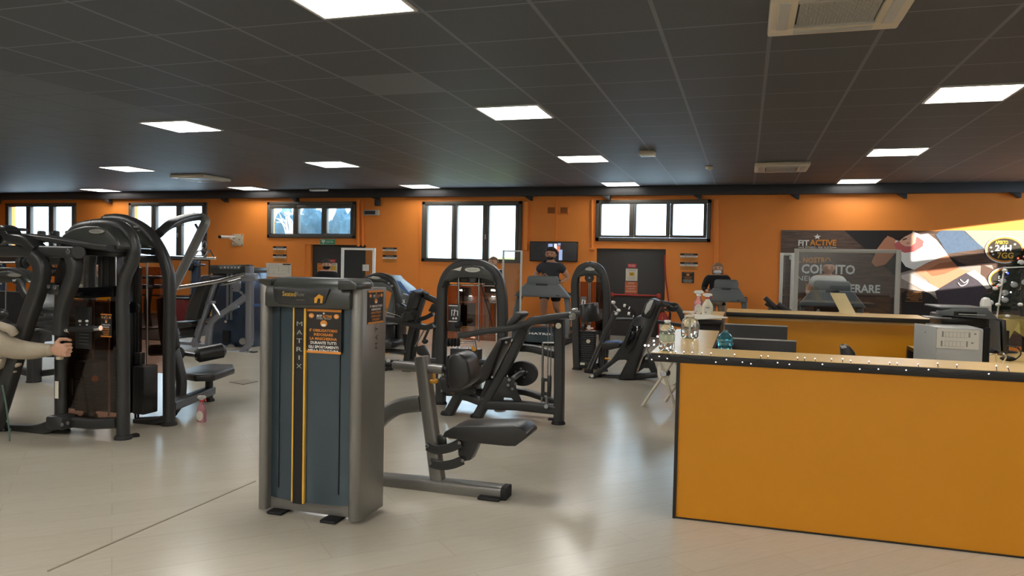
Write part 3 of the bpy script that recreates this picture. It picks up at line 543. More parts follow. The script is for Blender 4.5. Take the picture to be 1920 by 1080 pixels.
MB().prism(L([(76,527),(118,535),(116,553),(72,547)], YP), (0,.06,0), .006).build('arm_link', 'satin', T)
MB().prism(L([(140,470),(118,480),(106,510),(104,540),(118,545),(128,520),(134,495)], YP+.06), (0,.03,0), .004).build('cam_disc', 'satin', T)
MB().cyl(V(113,626,YP), V(112,668,YP), S(7.5,112,YP), 16).build('grip', 'rubber', T); MB().cyl(V(112,664,YP), V(112,674,YP), S(6.5,112,YP), 16).build('grip_cap', 'iv', T)
MB().cyl(V(128,618,YP), V(180,616,YP), S(5.5,150,YP), 14).build('side_grip', 'rubber', T); MB().cyl(V(178,616,YP), V(189,615,YP), S(5.5,150,YP), 14).cyl(V(124,619,YP), V(131,618,YP), S(6,150,YP), 14).build('grip_ring', 'chrome', T)
MB().prism(L([(-12,690),(20,690),(28,690),(2,785),(-12,800)], YP+.02), (0,.05,0), .006).build('seat_upright', 'black', T)
one(MB().tube(L([(4,722),(9,745),(14,780),(18,820),(16,850),(8,864),(-8,868)], YP-.12), .006, n=8), 'cord', 'cord', 'thin green cord trailing to the floor at the left edge', 'cord')
# ================================================================== LAT PULLDOWN behind it (arch plane Y = 4.95, seat at 5.9)
YL = 4.95
T = thing('lat_pulldown_machine', 'black lat pulldown machine with boom and seat behind the pec press', 'gym machine', (-4.75, 5.3, 0))
r = S(11.5,315,YL)
MB().tube(L([(317,793),(317,650),(318,545),(314,505),(300,468),(277,436),(248,418),(222,412),(200,413)], YL), r, r*.95, n=14).build('frame_post', 'black', T)
MB().tube(L([(168,775),(168,560),(170,480),(182,440),(200,413)], YL), r, r*.95, n=14).build('frame_post', 'black', T)
for x, y in ((317,793),(168,775)): foot(MB(), V(x, y, YL), r).build('post_foot', 'rubber', T)
hd = MB().prism(L([(190,430),(210,417),(235,417),(262,432),(285,448),(299,466),(270,466),(230,440),(200,445)], YL-.01), (0,.2,0), .03, 3).build('hood', 'hood', T)
MB().prism(L([(250,424),(260,423),(259,426),(251,427)], YL-.115), (0,.003,0)).prism(L([(257,431),(263,431),(262,433),(258,433)], YL-.115), (0,.003,0)).build('badge_plate', 'badge', hd)
MB().prism(L([(268,466),(298,470),(286,478),(266,475)], YL), (0,.12,0), .004).build('gusset', 'satin', T)
MB().sq(L([(190,486),(312,486)], YL+.05), S(7,250,YL), .04, False).build('crossbar', 'black', T)
for x in (254, 259, 276): MB().cyl(V(x,480,YL+.1), V(x,690 if x > 270 else 790,YL+.1), .009).build('guide_rod', 'chrome' if x > 270 else 'satin', T)
a, b = V(232, 500, YL+.16), V(263, 792, YL+.16); MB().bx(a.x, b.x, YL+.02, YL+.18, .05, a.z, .01).build('stack_shroud', 'satin', T)
a, b = V(263, 500, YL+.2), V(306, 700, YL+.2); MB().bx(a.x, b.x, YL+.2, YL+.205, b.z, a.z).build('acrylic_shield', 'smoke', T)
a, b = V(262, 684, YL+.08), V(283, 790, YL+.08); MB().bx(a.x, b.x, YL, YL+.16, .06, a.z, .012).build('stack_cover', 'black', T); MB().box(V(262,672,YL+.08), (.06,.06,.1), .008).build('stack_top', 'satin', T)
MB().cyl(V(250,576,YL-.1), V(252,577,YL-.02), S(11,250,YL), 16).cyl(V(232,569,YL-.06), V(262,572,YL-.06), .018).build('adjust_knob', 'gloss', T)
MB().sq(L([(258,790),(300,788),(316,783)], YL), S(7,280,YL), .05, False).build('base_bar', 'black', T)
rail = [V(322,752,YL+.05), F(392,742,.07)+Ve((0,0,0))]
MB().sq([V(318,762,YL), F(394,750,.0)+Ve((0,0,.09))], .04, .05, False, (1,0,0)).build('seat_rail', 'black', T)
YS = 5.92
q = F(392,752); MB().cyl(q, (q.x, q.y, V(392,698,YS).z), .036, 16).build('seat_post', 'black', T); foot(MB(), q, .04).build('post_foot', 'rubber', T)
zs = V(390,690,YS).z; top = [F(x, y, zs) for x, y in ((344,695),(352,690),(372,685),(395,682),(438,683),(440,689),(402,702),(365,703),(347,700))]
MB().prism([p_-Ve((0,0,.03)) for p_ in top], (0,0,.065), .018, 3).build('seat', 'vinyl', T)
MB().sq([V(322,775,YL+.25), V(336,752,YL+.4), V(340,715,YL+.45), V(333,680,YL+.45), V(326,655,YL+.45)], .035, .04).build('knee_upright', 'black', T)
MB().cyl(V(366,667,YS-.2), V(422,656,YS+.02), S(14,390,YS), 20, .4).build('knee_roller', 'vinyl', T); MB().cyl(V(276,656,YS-.45), V(322,655,YS-.3), S(11,300,YS), 20, .4).build('knee_roller', 'vinyl', T)
MB().sq([V(320,656,YS-.3), V(345,663,YS-.22), V(368,666,YS-.2)], .02, .02).build('roller_bar', 'steel', T); MB().cyl(V(332,663,YS-.32), V(332,663,YS-.26), S(13,330,YS), 18).build('height_sector', 'satin', T)
MB().prism([V(x, y, YL+.4) for x, y in ((296,560),(322,555),(335,650),(310,680),(300,620))], (0,.05,0), .01).build('back_column', 'black', T)
bm_ = [V(298,438,YL+.05), V(318,421,YL+.25), V(345,410,YL+.6), V(372,406,YL+.93)]
MB().sq(bm_, S(6.5,340,5.3), .035).build('boom', 'black', T)
MB().sq([V(374,405,YL+.95), V(385,413,YL+.97), V(379,430,YL+.9), V(345,500,YL+.45), V(322,545,YL+.1)], S(7,350,5.4), .035).build('boom_strut', 'gun', T)
MB().cyl(V(366,420,YL+.9), V(372,430,YL+.9), .012).cyl(V(364,402,YL+.95), V(364,402,YL+.9), .02).cyl(V(374,403,YL+.95), V(374,403,YL+.9), .016).build('pulley_bracket', 'satin', T)
YC = YL+.96
MB().tube([V(384,428,YC), V(384,452,YC)], .004, n=6).tube([V(322,428,YC-.5), V(366,415,YC-.1)], .003, n=6).build('cable', 'rubber', T)
MB().cyl(V(383,437,YC), V(383,443,YC), .025, 12).build('cable_stop', 'rubber', T)
B = thing('pulldown_bar', 'chrome triangle handle hanging on the lat pulldown cable', 'handle', V(383,486,YC))
c_ = MB().tube(L([(383,451,YC),(379,460,YC),(380,466,YC),(384,468,YC),(387,463,YC),(385,453,YC),(383,451,YC)], YC), .005, n=6); c_.build('carabiner', 'chrome', B)
MB().cyl(V(357,484,YC), V(405,484.5,YC), .011, 10).build('bar', 'chrome', B)
MB().tube(L([(362,483,YC),(371,471,YC),(377,470,YC),(383,481,YC)], YC), .007, n=8, smooth=False).tube(L([(381,483,YC),(392,471,YC),(394,470,YC),(400,481,YC)], YC), .007, n=8, smooth=False).tube(L([(376,470,YC),(394,470,YC)], YC), .007, n=8, smooth=False).build('handle_frame', 'chrome', B)
# pink spray bottle on the floor
def spray(c, name, label, m, head='wht', trig='red', s=1.0, H=.225, lab=True, band=None, sx=1.0, bulge=False):
    c = Ve(c); t = thing(name, label, 'spray bottle', c); w_ = .046*s*sx; Hh = H*s
    prof = [(w_*.9,0),(w_,.01*s),(w_,Hh*.40),(w_*.93,Hh*.5),(w_*.62,Hh*.62),(w_*.38,Hh*.72),(w_*.33,Hh*.77)]
    MB().lathe(prof, c, (0,0,1), 18, 1, .6).build('bottle', m, t)
    MB().cyl(c+Ve((0,0,Hh*.76)), c+Ve((0,0,Hh*.83)), w_*.42, 14).build('collar', trig, t)
    MB().prism([c+Ve((x*w_, 0, z*Hh)) for x, z in ((-.95,.9),(-.7,.99),(.55,1.0),(.85,.96),(.85,.9),(.3,.86),(.3,.82),(-.35,.82),(-.45,.86))], (0,.026*s,0), .005).build('spray_head', head, t)
    MB().prism([c+Ve((x*w_, 0, z*Hh)) for x, z in ((.6,.92),(.8,.92),(1.0,.8),(.92,.78),(.62,.87))], (0,.012*s,0), .002).build('trigger', trig, t)
    if lab:
        y = -w_*.6-.002; MB().lathe([(w_*.72,0),(w_*.72,.004)], c+Ve((.05*w_, y+.003, Hh*.25)), (0,-1,0), 18, 1, 1.3).build('label', 'paper', t)
        MB().box(c+Ve((.1*w_, y+.001, Hh*.36)), (w_*.7,.004,Hh*.05), .001).box(c+Ve((-.25*w_, y+.001, Hh*.16)), (w_*.3,.004,Hh*.06), .001).build('label_print', 'pink' if band is None else band, t)
    return t
spray(F(378,791), 'spray_bottle', 'pink spray bottle standing on the floor beside the lat pulldown', 'liqp', 'lgrey', 'redp', .95, .23, True, 'redp')
# floor grate
g = thing('floor_grate', 'small dark square grate set in the floor left of the row tower', 'floor grate', F(457,716)); q = [F(x, y, .002) for x, y in ((430,716),(458,711),(484,715),(456,721))]
MB().prism(q, (0,0,.004)).build('plate', 'satin', g); ho = MB(); ctr = sum(q, Ve())/4
for i in range(5):
    for j in range(5): 
        a, b = q[0].lerp(q[1], (i+.6)/5.2), q[3].lerp(q[2], (i+.6)/5.2); p_ = a.lerp(b, (j+.6)/5.2); ho.box(p_+Ve((0,0,.0025)), (.035,.05,.002))
ho.build('slots', 'floor', g)
# ================================================================== SELECTORISED ARCH TOWERS IN THE MIDDLE
def arch(label, name, Y, left, top, right, rpx, hoodpts, badge, cat='gym machine', floor_y=None, hood_d=.16):
    T = thing(name, label, cat, V((left[0][0]+right[-1][0])/2, left[0][1], Y)*1)
    T.location.z = 0; OFF[T.as_pointer()] = Ve(T.location); r = S(rpx, left[0][0], Y)
    n = len(top); mid = n//2
    MB().sq(L(left+top[:mid+1], Y), r, r*.95).build('frame_post', 'black', T); MB().sq(L(top[mid:]+right, Y), r, r*.95).build('frame_post', 'black', T)
    for p in (left[0], right[-1]): foot(MB(), V(p[0], p[1], Y), r*1.05).build('post_foot', 'rubber', T)
    hd = MB().prism(L(hoodpts, Y-.02), (0,hood_d,0), .02, 3).build('hood', 'hood', T)
    c = V(badge[0], badge[1], Y-.02-hood_d/2-.0); MB().lathe([(S(badge[2],badge[0],Y),0),(S(badge[2],badge[0],Y)*.92,.008)], c, (0,-1,0), 22, 1, .3).build('badge_plate', 'badge', hd)
    lt = MB(); text_mb(lt, 'MATRIX', c+Ve((0,-.0105,0)), S(badge[2]*1.1,badge[0],Y), S(badge[2]*.22,badge[0],Y)); lt.build('lettering', 'grey', hd)
    return T
YH = 6.65
T = arch('black arch-topped pulley tower with smoked shield behind the seated row pads', 'pulley_tower', YH, [(826,757),(828,650),(829,560)], [(832,532),(844,509),(864,497),(886,494),(908,498),(926,510),(937,532)], [(942,570),(942,650),(938,742)], 9,
    [(834,540),(838,524),(847,511),(865,499),(886,496),(908,500),(925,512),(934,534),(928,527),(910,522),(885,520),(858,521),(840,527)], (886,506,16), 0, .26)
MB().prism(L([(845,507),(866,500),(863,508),(850,506)], YH-.155), (0,.001,0)).build('sticker', 'paper', T)  # pale patch put in as the hood's reflected highlight
MB().cyl(V(885,522,YH+.02), V(885,522,YH-.04), S(10,885,YH), 20).build('pulley', 'satin', T); MB().sq(L([(838,523),(932,526)], YH+.06), S(6,885,YH), .04, False).build('top_beam', 'satin', T)
for x, y1 in ((860,640),(898,640)): MB().cyl(V(x,518,YH+.0), V(x,y1,YH+.0), .009).build('guide_rod', 'chrome', T)
MB().cyl(V(841,534,YH+.02), V(930,536,YH+.02), .008).build('shield_rail', 'chrome', T)
a, b = V(840, 535, YH+.05), V(929, 640, YH+.05); MB().bx(a.x, b.x, YH+.05, YH+.056, b.z, a.z, .002).build('acrylic_shield', 'smoke', T)
for (x0, y0, x1, y1) in ((862,538,883,566),(858,567,891,612)): a, b = V(x0, y0, YH+.08), V(x1, y1, YH+.08); MB().bx(a.x, b.x, YH+.075, YH+.085, b.z, a.z, .003).build('instruction_panel', 'satin', T)
a, b = V(841, 570, YH-.03), V(863, 622, YH-.03); pl = MB().bx(a.x, b.x, YH-.035, YH-.025, b.z, a.z, .004).build('placard', 'satin', T)
MB().tube(L([(847,592),(847,581),(852,583),(858,583),(858,592)], YH-.04), .004, n=6, smooth=False).tube(L([(851,592),(853,580)], YH-.04), .005, n=6).lathe([(.01,0),(.01,.002)], V(850,597,YH-.037), (0,-1,0), 10).lathe([(.01,0),(.01,.002)], V(855,597,YH-.037), (0,-1,0), 10).build('placard_icons', 'wht', pl)
for y_ in (573, 602.5): MB().bx(V(844,y_,YH).x, V(861,y_,YH).x, YH-.038, YH-.034, V(850,y_+.8,YH-.035).z, V(850,y_-.6,YH-.035).z).build('placard_rule', 'wht', pl)
a, b = V(847, 652, YH+.05), V(898, 716, YH+.05); MB().bx(a.x, b.x, YH, YH+.14, .12, a.z, .012).build('stack_cover', 'satin', T)
MB().cyl(V(889,653,YH-.05), V(889,653,YH-.015), .03, 16).build('selector_knob', 'knob', T); 
sp = MB()
for x in (841, 847, 853, 859): sp.cyl(V(x-2,642,YH-.08), V(x+2,642,YH-.08), S(8,850,YH), 14, .3)
sp.build('roller_pad', 'rubber', T); MB().cyl(V(860,642,YH-.08), V(892,642,YH-.08), .009).cyl(V(888,636,YH-.08), V(892,652,YH-.08), .012).box(V(868,653,YH-.06), (.12,.03,.02), .006).build('linkage', 'chrome', T)
MB().sq(L([(790,676),(850,677),(938,680)], YH+.05), S(5,850,YH), .05, False).build('crossbar', 'black', T); MB().sq(L([(832,735),(880,738),(938,735)], YH+.05), S(6,880,YH), .05, False).build('base_bar', 'black', T)
MB().cyl(V(853,611,YH-.1), V(866,606,YH-.1), S(6,860,YH), 14, .4).build('handle_grip', 'rubber', T); MB().tube(L([(899,520),(905,545),(918,590),(925,620)], YH-.02), .005, n=6).build('cable', 'rubber', T)
MB().cyl(V(829,735,YH-.06), V(829,702,YH-.06), .012).build('pin_rod', 'steel', T); MB().bx(V(822,700,YH-.06).x, V(832,700,YH-.06).x, YH-.062, YH-.058, V(826,710,YH-.06).z, V(826,698,YH-.06).z).build('serial_label', 'paper', T)
# ------------------------------------------------------------------ lever chest press in front of it
YH2 = 6.2; k = lambda px: S(px, 950, YH2)
T = thing('lever_press_machine', 'black lever press with a round flywheel and long arm, centre of the gym', 'gym machine', (-1.95, YH2, 0))
MB().sq(L([(839,781),(861,740),(874,722)], YH2), k(9), .05, False).build('front_leg', 'black', T); MB().sq(L([(895,782),(944,695),(971,642),(984,617)], YH2), k(9.5), .05, False).build('main_post', 'black', T)
MB().sq(L([(978,630),(986,612),(1003,601),(1050,599)], YH2), k(8), .045).build('post_bend', 'black', T)
MB().sq(L([(1048,788),(1049,700),(1049,598)], YH2), k(9), .05, False).build('rear_post', 'black', T)
for p in ((838,783),(894,784),(1047,791)): foot(MB(), V(p[0], p[1], YH2), k(10)).build('post_foot', 'rubber', T)
MB().sq(L([(910,758),(970,760),(1046,768)], YH2), k(9), .05, False).build('base_rail', 'black', T); MB().sq(L([(862,741),(880,745),(912,757)], YH2), k(7), .045, False).build('seat_link', 'black', T)
MB().sq(L([(874,732),(930,735),(985,735),(1046,756)], YH2+.25), k(6), .04).build('rear_rail', 'black', T)
MB().sq(L([(972,652),(1000,654),(1045,666)], YH2+.12), k(7), .045).build('upper_brace', 'black', T)
MB().prism(L([(836,703),(842,700),(850,702),(890,706),(899,712),(899,720),(880,730),(848,732),(838,724)], YH2), (0,.34,0), .02, 3).build('seat', 'vinyl', T)
MB().prism(L([(868,728),(892,724),(890,738),(868,742)], YH2), (0,.08,0), .006).build('seat_bracket', 'satin', T)
MB().prism(L([(844,733),(860,730),(862,733),(850,737),(845,737)], YH2-.1), (0,.02,0), .004).build('seat_lever', 'knob', T)
MB().prism(L([(944,632),(951,634),(950,642),(925,706),(920,711),(908,709),(905,704),(912,686),(918,675)], YH2), (0,.28,0), .022, 3).build('back_pad', 'vinyl', T)
MB().prism(L([(974,583),(985,586),(985,592),(966,613),(956,612),(955,605)], YH2), (0,.22,0), .014, 3).build('head_pad', 'vinyl', T)
MB().cyl(V(949,642,YH2-.15), V(949,642,YH2-.14), .012).cyl(V(923,707,YH2-.15), V(923,707,YH2-.14), .012).build('bolts', 'steel', T)
arm = L([(862,629),(885,626),(905,622),(940,618),(964,614),(990,605),(1010,599),(1034,594),(1064,591),(1092,587)], YH2-.14)
MB().sq(arm, k(5.5), .035).build('press_arm', 'black', T); MB().cyl(V(862,633,YH2-.14), V(872,627,YH2-.14), k(5.5), 12).build('arm_cap', 'iv', T)
MB().cyl(V(1074,592,YH2-.2), V(1068,592,YH2-.1), k(7), 16).cyl(V(1071,592,YH2-.21), V(1071,592,YH2-.19), .012).box(V(1078,580,YH2-.14), (.05,.03,.02), .006).build('arm_clamp', 'chrome', T)
w0, w1 = V(1104,569,YH2-.14), V(1108,603,YH2-.14); MB().cyl(w1, w0, k(19), 24, .08, 1, .55).build('counterweight', 'satin', T)
MB().cyl(V(1047,611,YH2-.06), V(1047,611,YH2-.09), k(5.5), 14).build('pivot_bolt', 'iv', T)
MB().prism(L([(898,752),(912,712),(922,706),(950,706),(966,714),(968,730),(978,752),(967,754),(960,746),(945,745),(942,753)], YH2-.02), (0,.03,0), .004).build('cam_bracket', 'satin', T)
MB().lathe([(k(29),0),(k(29.5),.01),(k(29.5),.05),(k(28.5),.06)], V(982,699,YH2+.2), (0,-1,0), 36, 1, .82).build('flywheel', 'plate', T)
b = MB(); bolts(b, [V(x, y, YH2+.135) for x, y in ((977,691),(967,697),(983,707),(988,697),(979,704))], .009); bolts(b, [V(x, y, YH2-.04) for x, y in ((953,722),(967,720),(955,712),(961,729),(906,748))], .014); b.build('bolts', 'steel', T)
MB().cyl(V(961,710,YH2-.02), V(981,697,YH2+.13), k(5), 14).build('flywheel_axle', 'steel', T)
MB().cyl(V(1018,643,YH2-.02), V(1016,754,YH2-.02), k(2.2)).cyl(V(1018,643,YH2-.02), V(1043,643,YH2-.02), k(1.8)).build('guide_rod', 'steel', T)
MB().cyl(V(1028,604,YH2-.02), V(1027,715,YH2-.02), .005).cyl(V(1034,606,YH2-.02), V(1032,715,YH2-.02), .005).build('cable', 'steel', T)
MB().box(V(1018,726,YH2-.02), (k(6),.04,k(36)), .008).box(V(1030,724,YH2-.02), (k(7),.04,k(40)), .008).box(V(1024,712,YH2-.02), (k(10),.03,k(6)), .004).box(V(1024,738,YH2-.02), (k(10),.03,k(6)), .004).build('cable_carriage', 'satin', T)
MB().cyl(V(1028,607,YH2-.03), V(1028,612,YH2-.03), k(4)).cyl(V(1025,757,YH2-.06), V(1025,745,YH2-.06), .014).cyl(V(1024,762,YH2-.07), V(1024,762,YH2-.04), k(4.5), 14).build('pulley_clevis', 'steel', T)
MB().box(V(1034,786,YH2-.02), (k(12),.04,k(4)), .006).build('foot_tab', 'rubber', T)
# ------------------------------------------------------------------ slim arch tower by the fire door
YJ = 9.55
T = arch('slim black arch tower with weight stack in front of the fire door', 'selector_tower', YJ, [(1082,692),(1080,620),(1078,550)], [(1079,525),(1087,506),(1098,499),(1107,497),(1120,501),(1130,514)], [(1137,545),(1138,580),(1136,640),(1131,688)], 7,
    [(1084,520),(1090,508),(1100,502),(1108,500),(1119,504),(1127,514),(1131,522),(1120,517),(1105,515)], (1106,505,9.5), 0, .2)
MB().cyl(V(1105,521,YJ), V(1105,521,YJ-.05), S(9,1105,YJ), 18).build('pulley', 'satin', T); MB().cyl(V(1105,521,YJ-.05), V(1105,521,YJ-.06), .014, 10).build('pulley_bolt', 'steel', T)
for x, y in ((1087,580),(1104,610),(1107,610)): MB().cyl(V(x,515,YJ+.02), V(x,y,YJ+.02), .008).build('guide_rod', 'chrome', T)
a, b = V(1088, 528, YJ+.06), V(1132, 620, YJ+.06); MB().bx(a.x, b.x, YJ+.06, YJ+.066, b.z, a.z).build('acrylic_shield', 'smoke', T)
a, b = V(1089, 556, YJ-.02), V(1099, 578, YJ-.02); pl = MB().bx(a.x, b.x, YJ-.025, YJ-.015, b.z, a.z, .003).build('placard', 'grey', T); MB().tube(L([(1091,572),(1092,562),(1097,564),(1096,572)], YJ-.03), .008, n=6, smooth=False).build('placard_icons', 'wht', pl)
a, b = V(1087, 618, YJ+.1), V(1116, 690, YJ+.1); ws = MB()
for i in range(14): z = a.z-.02-i*(a.z-.1)/14; ws.bx(a.x, b.x, YJ, YJ+.15, z-.014, z+.012, .004)
ws.build('weight_stack', 'plate', T); MB().cyl(V(1103,640,YJ), V(1103,640,YJ-.03), S(4,1103,YJ), 14).build('selector_pin', 'iv', T)
MB().bx(a.x-.03, b.x+.05, YJ-.02, YJ+.18, .02, .1, .01).build('stack_base', 'satin', T); MB().box(V(1092,682,YJ-.05), (.06,.004,.03)).build('serial_label', 'paper', T)
MB().prism(L([(1132,520),(1142,560),(1142,600),(1130,690),(1122,690),(1124,560)], YJ+.1), (0,.05,0), .01).build('rear_fairing', 'satin', T)
MB().cyl(V(1105,618,YJ-.02), V(1104,610,YJ-.02), .02).box(V(1106,615,YJ-.02), (.09,.02,.015)).build('stack_stem', 'white', T); MB().cyl(V(1090,612,YJ), V(1098,612,YJ), S(8,1095,YJ), 14).build('lower_pulley', 'satin', T)
# ------------------------------------------------------------------ seated abdominal machine in front of the fire door
YK = 9.05; q = lambda px: S(px, 1170, YK)
T = thing('abdominal_machine', 'black reclined machine with white-tipped levers in front of the fire door', 'gym machine', (-1.35, YK, 0))
MB().prism(L([(1233,561),(1240,566),(1240,573),(1196,690),(1192,707),(1162,709),(1166,700),(1180,672),(1164,672),(1140,690),(1128,700),(1110,710),(1107,704),(1120,694),(1150,672),(1172,640),(1186,606),(1196,592),(1206,590)], YK), (0,.34,0), .03, 2).build('back_shell', 'satin', T)
MB().prism(L([(1222,559),(1232,561),(1236,568),(1226,592),(1219,596),(1206,592),(1206,586),(1213,568)], YK-.02), (0,.34,0), .025, 3).build('head_pad', 'vinyl', T)
MB().prism(L([(1219,563),(1226,562),(1219,580),(1210,590),(1208,585),(1213,570)], YK-.19), (0,.01,0), .003).build('pad_face', 'lgrey', T)
MB().prism(L([(1186,610),(1206,612),(1190,650),(1178,662),(1172,650)], YK-.18), (0,.02,0), .006).build('shell_gloss_panel', 'gloss', T)
MB().sq(L([(1110,709),(1190,706),(1232,702)], YK), q(5.5), .06, False).build('base_rail', 'black', T)
for x in (1128, 1170): foot(MB(), V(x, 712, YK), .05).build('post_foot', 'rubber', T)
MB().prism(L([(1196,698),(1207,668),(1214,662),(1222,664),(1234,700),(1222,700),(1217,690),(1208,690)], YK), (0,.06,0), .006).build('pivot_bracket', 'satin', T)
MB().cyl(V(1199,672,YK-.04), V(1199,672,YK-.02), q(3)).cyl(V(1212,672,YK-.05), V(1212,672,YK-.03), q(3)).cyl(V(1110,705,YK-.2), V(1110,705,YK-.18), q(3.5)).cyl(V(1155,588,YK-.12), V(1155,588,YK-.1), q(3)).build('bolts', 'lgrey', T)
MB().sq(L([(1155,585),(1130,636),(1106,694)], YK-.08), q(5), .03, False).build('lever_arm', 'black', T)
for dx in (-1.5, 1.5): MB().cyl(V(1128+dx*2,640,YK-.115), V(1104+dx*2,692,YK-.115), q(.8)).build('lever_trim', 'steel', T)
MB().cyl(V(1096,695,YK-.08), V(1112,697,YK-.08), q(4)).build('lever_foot', 'rubber', T)
MB().tube(L([(1160,584),(1156,577),(1151,571)], YK-.08), q(1.5)).build('lever_tip_bar', 'steel', T)
for x, y in ((1150,567),(1160,582)): MB().ell(V(x, y, YK-.08), (q(4.2), q(4.2), q(3.2))).build('lever_knob', 'wht', T)
for pts in ([(1190,592),(1184,580),(1172,573)], [(1190,598),(1188,590),(1180,588)]):
    MB().tube(L(pts, YK-.1), q(2.6)).build('handle', 'rubber', T); e = pts[-1]; MB().cyl(V(e[0]-3,e[1]-.5,YK-.1), V(e[0]+1.5,e[1]+.5,YK-.1), q(3)).cyl(V(e[0]+7,e[1]+4,YK-.1), V(e[0]+9,e[1]+5,YK-.1), q(3)).build('handle_ring', 'wht', T)
MB().prism(L([(1130,642),(1138,639),(1160,639),(1168,643),(1165,650),(1146,654),(1132,650)], YK), (0,.3,0), .02, 3).build('seat', 'vinyl', T)
MB().prism(L([(1134,640),(1158,639),(1166,643),(1146,646)], YK-.1), (0,.08,0), .003).build('painted_seat_sheen', 'blue', T)  # blue sheen on the seat put in as a coloured sheet
MB().sq(L([(1131,654),(1132,690)], YK), q(4), .04, False).build('seat_post', 'black', T); MB().cyl(V(1134,672,YK-.1), V(1144,673,YK-.1), q(2)).build('seat_lever', 'knob', T)
MB().sq(L([(1232,568),(1256,572),(1272,580),(1282,600),(1286,618)], YK+.1), q(5.5), .04).build('rear_arm', 'black', T); MB().ell(V(1262,576,YK+.1), (q(13), .06, q(9))).build('rear_weight', 'satin', T)
MB().sq(L([(1150,599),(1210,600),(1290,612)], YK+.55), q(3.5), .03, False).build('rear_bar', 'black', T)
# ------------------------------------------------------------------ leg press and treadmill left of the pulley tower (partly behind the seated row)
YG = 8.5; g = lambda px: S(px, 760, YG)
T = thing('leg_press_machine', 'black leg press machine just right of the seated row tower', 'gym machine', (-3.85, YG, 0))
MB().sq(L([(672,660),(674,560),(682,530),(704,517),(728,521),(742,540),(748,570),(746,604)], YG), g(5.5), .05).build('arch_frame', 'black', T)
hd = MB().prism(L([(680,530),(694,520),(712,518),(728,524),(738,538),(722,530),(700,530)], YG-.03), (0,.14,0), .015).build('hood', 'hood', T)
c = V(704,521,YG-.1); MB().lathe([(g(11),0),(g(10),.006)], c, (0,-1,0), 20, 1, .25).build('badge_plate', 'badge', hd); MB().cyl(V(729,531,YG-.1), V(729,531,YG-.11), .015).cyl(V(735,536,YG-.1), V(735,536,YG-.11), .015).build('bolts', 'steel', hd)
MB().prism(L([(745,570),(752,568),(763,576),(765,582),(758,588),(746,590)], YG-.05), (0,.1,0), .012).build('pivot_cover', 'satin', T)
MB().tube(L([(716,583),(735,588),(758,596)], YG-.06), g(1.6)).build('guide_arc', 'chrome', T); MB().sq(L([(700,590),(730,596),(768,600)], YG), g(3.5), .05).build('carriage_rail', 'black', T)
MB().sq(L([(700,596),(740,600),(780,610),(800,614),(814,609)], YG-.1), g(5), .05).build('press_arm', 'black', T)
MB().prism(L([(779,548),(783,545),(790,547),(789,552),(780,580),(772,582),(770,578)], YG-.1), (0,.32,0), .02, 3).build('head_pad', 'vinyl', T)
MB().prism(L([(767,582),(781,582),(775,602),(762,601)], YG-.1), (0,.32,0), .02, 3).build('back_pad', 'vinyl', T)
MB().sq(L([(798,548),(790,565),(782,590),(772,625),(766,660),(764,690)], YG), g(6.5), .05).build('main_post', 'black', T)
MB().sq(L([(792,553),(808,560),(824,567)], YG), g(5), .05, False).build('handle_beam', 'black', T); MB().prism(L([(805,583),(812,570),(830,566),(830,584),(815,586)], YG), (0,.1,0), .012).build('pivot_cover', 'satin', T)
MB().sq(L([(786,599),(800,595),(812,588)], YG), g(4), .03).build('curved_link', 'black', T)
MB().prism(L([(714,641),(718,638),(742,637),(745,641),(746,650),(740,652),(716,652)], YG-.05), (0,.34,0), .02, 3).build('seat', 'vinyl', T)
MB().bx(V(716,600,YG).x, V(735,600,YG).x, YG+.1, YG+.3, V(725,640,YG).z, V(725,608,YG).z, .02).bx(V(738,600,YG).x, V(744,600,YG).x, YG+.1, YG+.3, V(725,640,YG).z, V(725,600,YG).z, .02).build('stack_housing', 'satin', T)
MB().prism(L([(715,664),(722,663),(730,661),(728,664),(716,667)], YG-.15), (0,.03,0), .006).build('release_lever', 'knob', T); MB().cyl(V(728,662,YG-.1), V(757,665,YG-.1), g(1)).build('link_rod', 'steel', T)
MB().sq(L([(708,680),(768,678),(832,680)], YG), g(4.5), .06, False).build('base_rail', 'black', T); MB().sq(L([(700,656),(740,658),(766,660)], YG), g(4), .06, False).build('seat_rail', 'black', T)
MB().prism(L([(755,625),(760,660),(764,690),(776,690),(790,600),(778,598),(770,628)], YG+.02), (0,.03,0), .004).build('side_plate', 'satin', T)
for (x, y, x2, y2, r_) in ((796,618,778,650,1.4), (806,612,793,642,2.5)): MB().cyl(V(x,y,YG-.04), V(x2,y2,YG-.04), g(r_)).build('damper_rod', 'steel' if r_ < 2 else 'satin', T)
MB().ell(V(797,640,YG-.04), (g(6), .05, g(5))).build('damper_joint', 'satin', T); MB().prism(L([(780,650),(796,646),(806,668),(800,672),(784,664)], YG-.02), (0,.06,0), .008).build('foot_bracket', 'satin', T)
for x in (728, 752): MB().cyl(V(x,676,YG-.12), V(x,676,YG-.08), g(4)).build('wheel', 'lgrey', T)
MB().box((V(720,697,YG).x, YG-.02, .02), (.26,.1,.04), .01).build('foot_pad', 'rubber', T); MB().box((V(765,692,YG).x, YG, .035), (.12,.12,.07), .01).build('post_foot', 'rubber', T); MB().box((V(813,690,YG).x, YG, .06), (.08,.1,.12), .01).build('rear_foot', 'rubber', T); MB().sq([V(824,567,YG), V(818,620,YG), V(814,690,YG)], g(5), .04).build('rear_post', 'black', T)
YT = 11.0; u = lambda px: S(px, 755, YT)
T = thing('treadmill', 'treadmill with blue-lit side handle behind the leg press', 'treadmill', (V(755,640,YT).x, YT, 0))
MB().prism(L([(712,515),(735,516),(741,524),(746,528),(762,540),(772,552),(758,551),(735,540),(712,536)], YT), (0,.7,0), .03).build('console', 'grey', T)
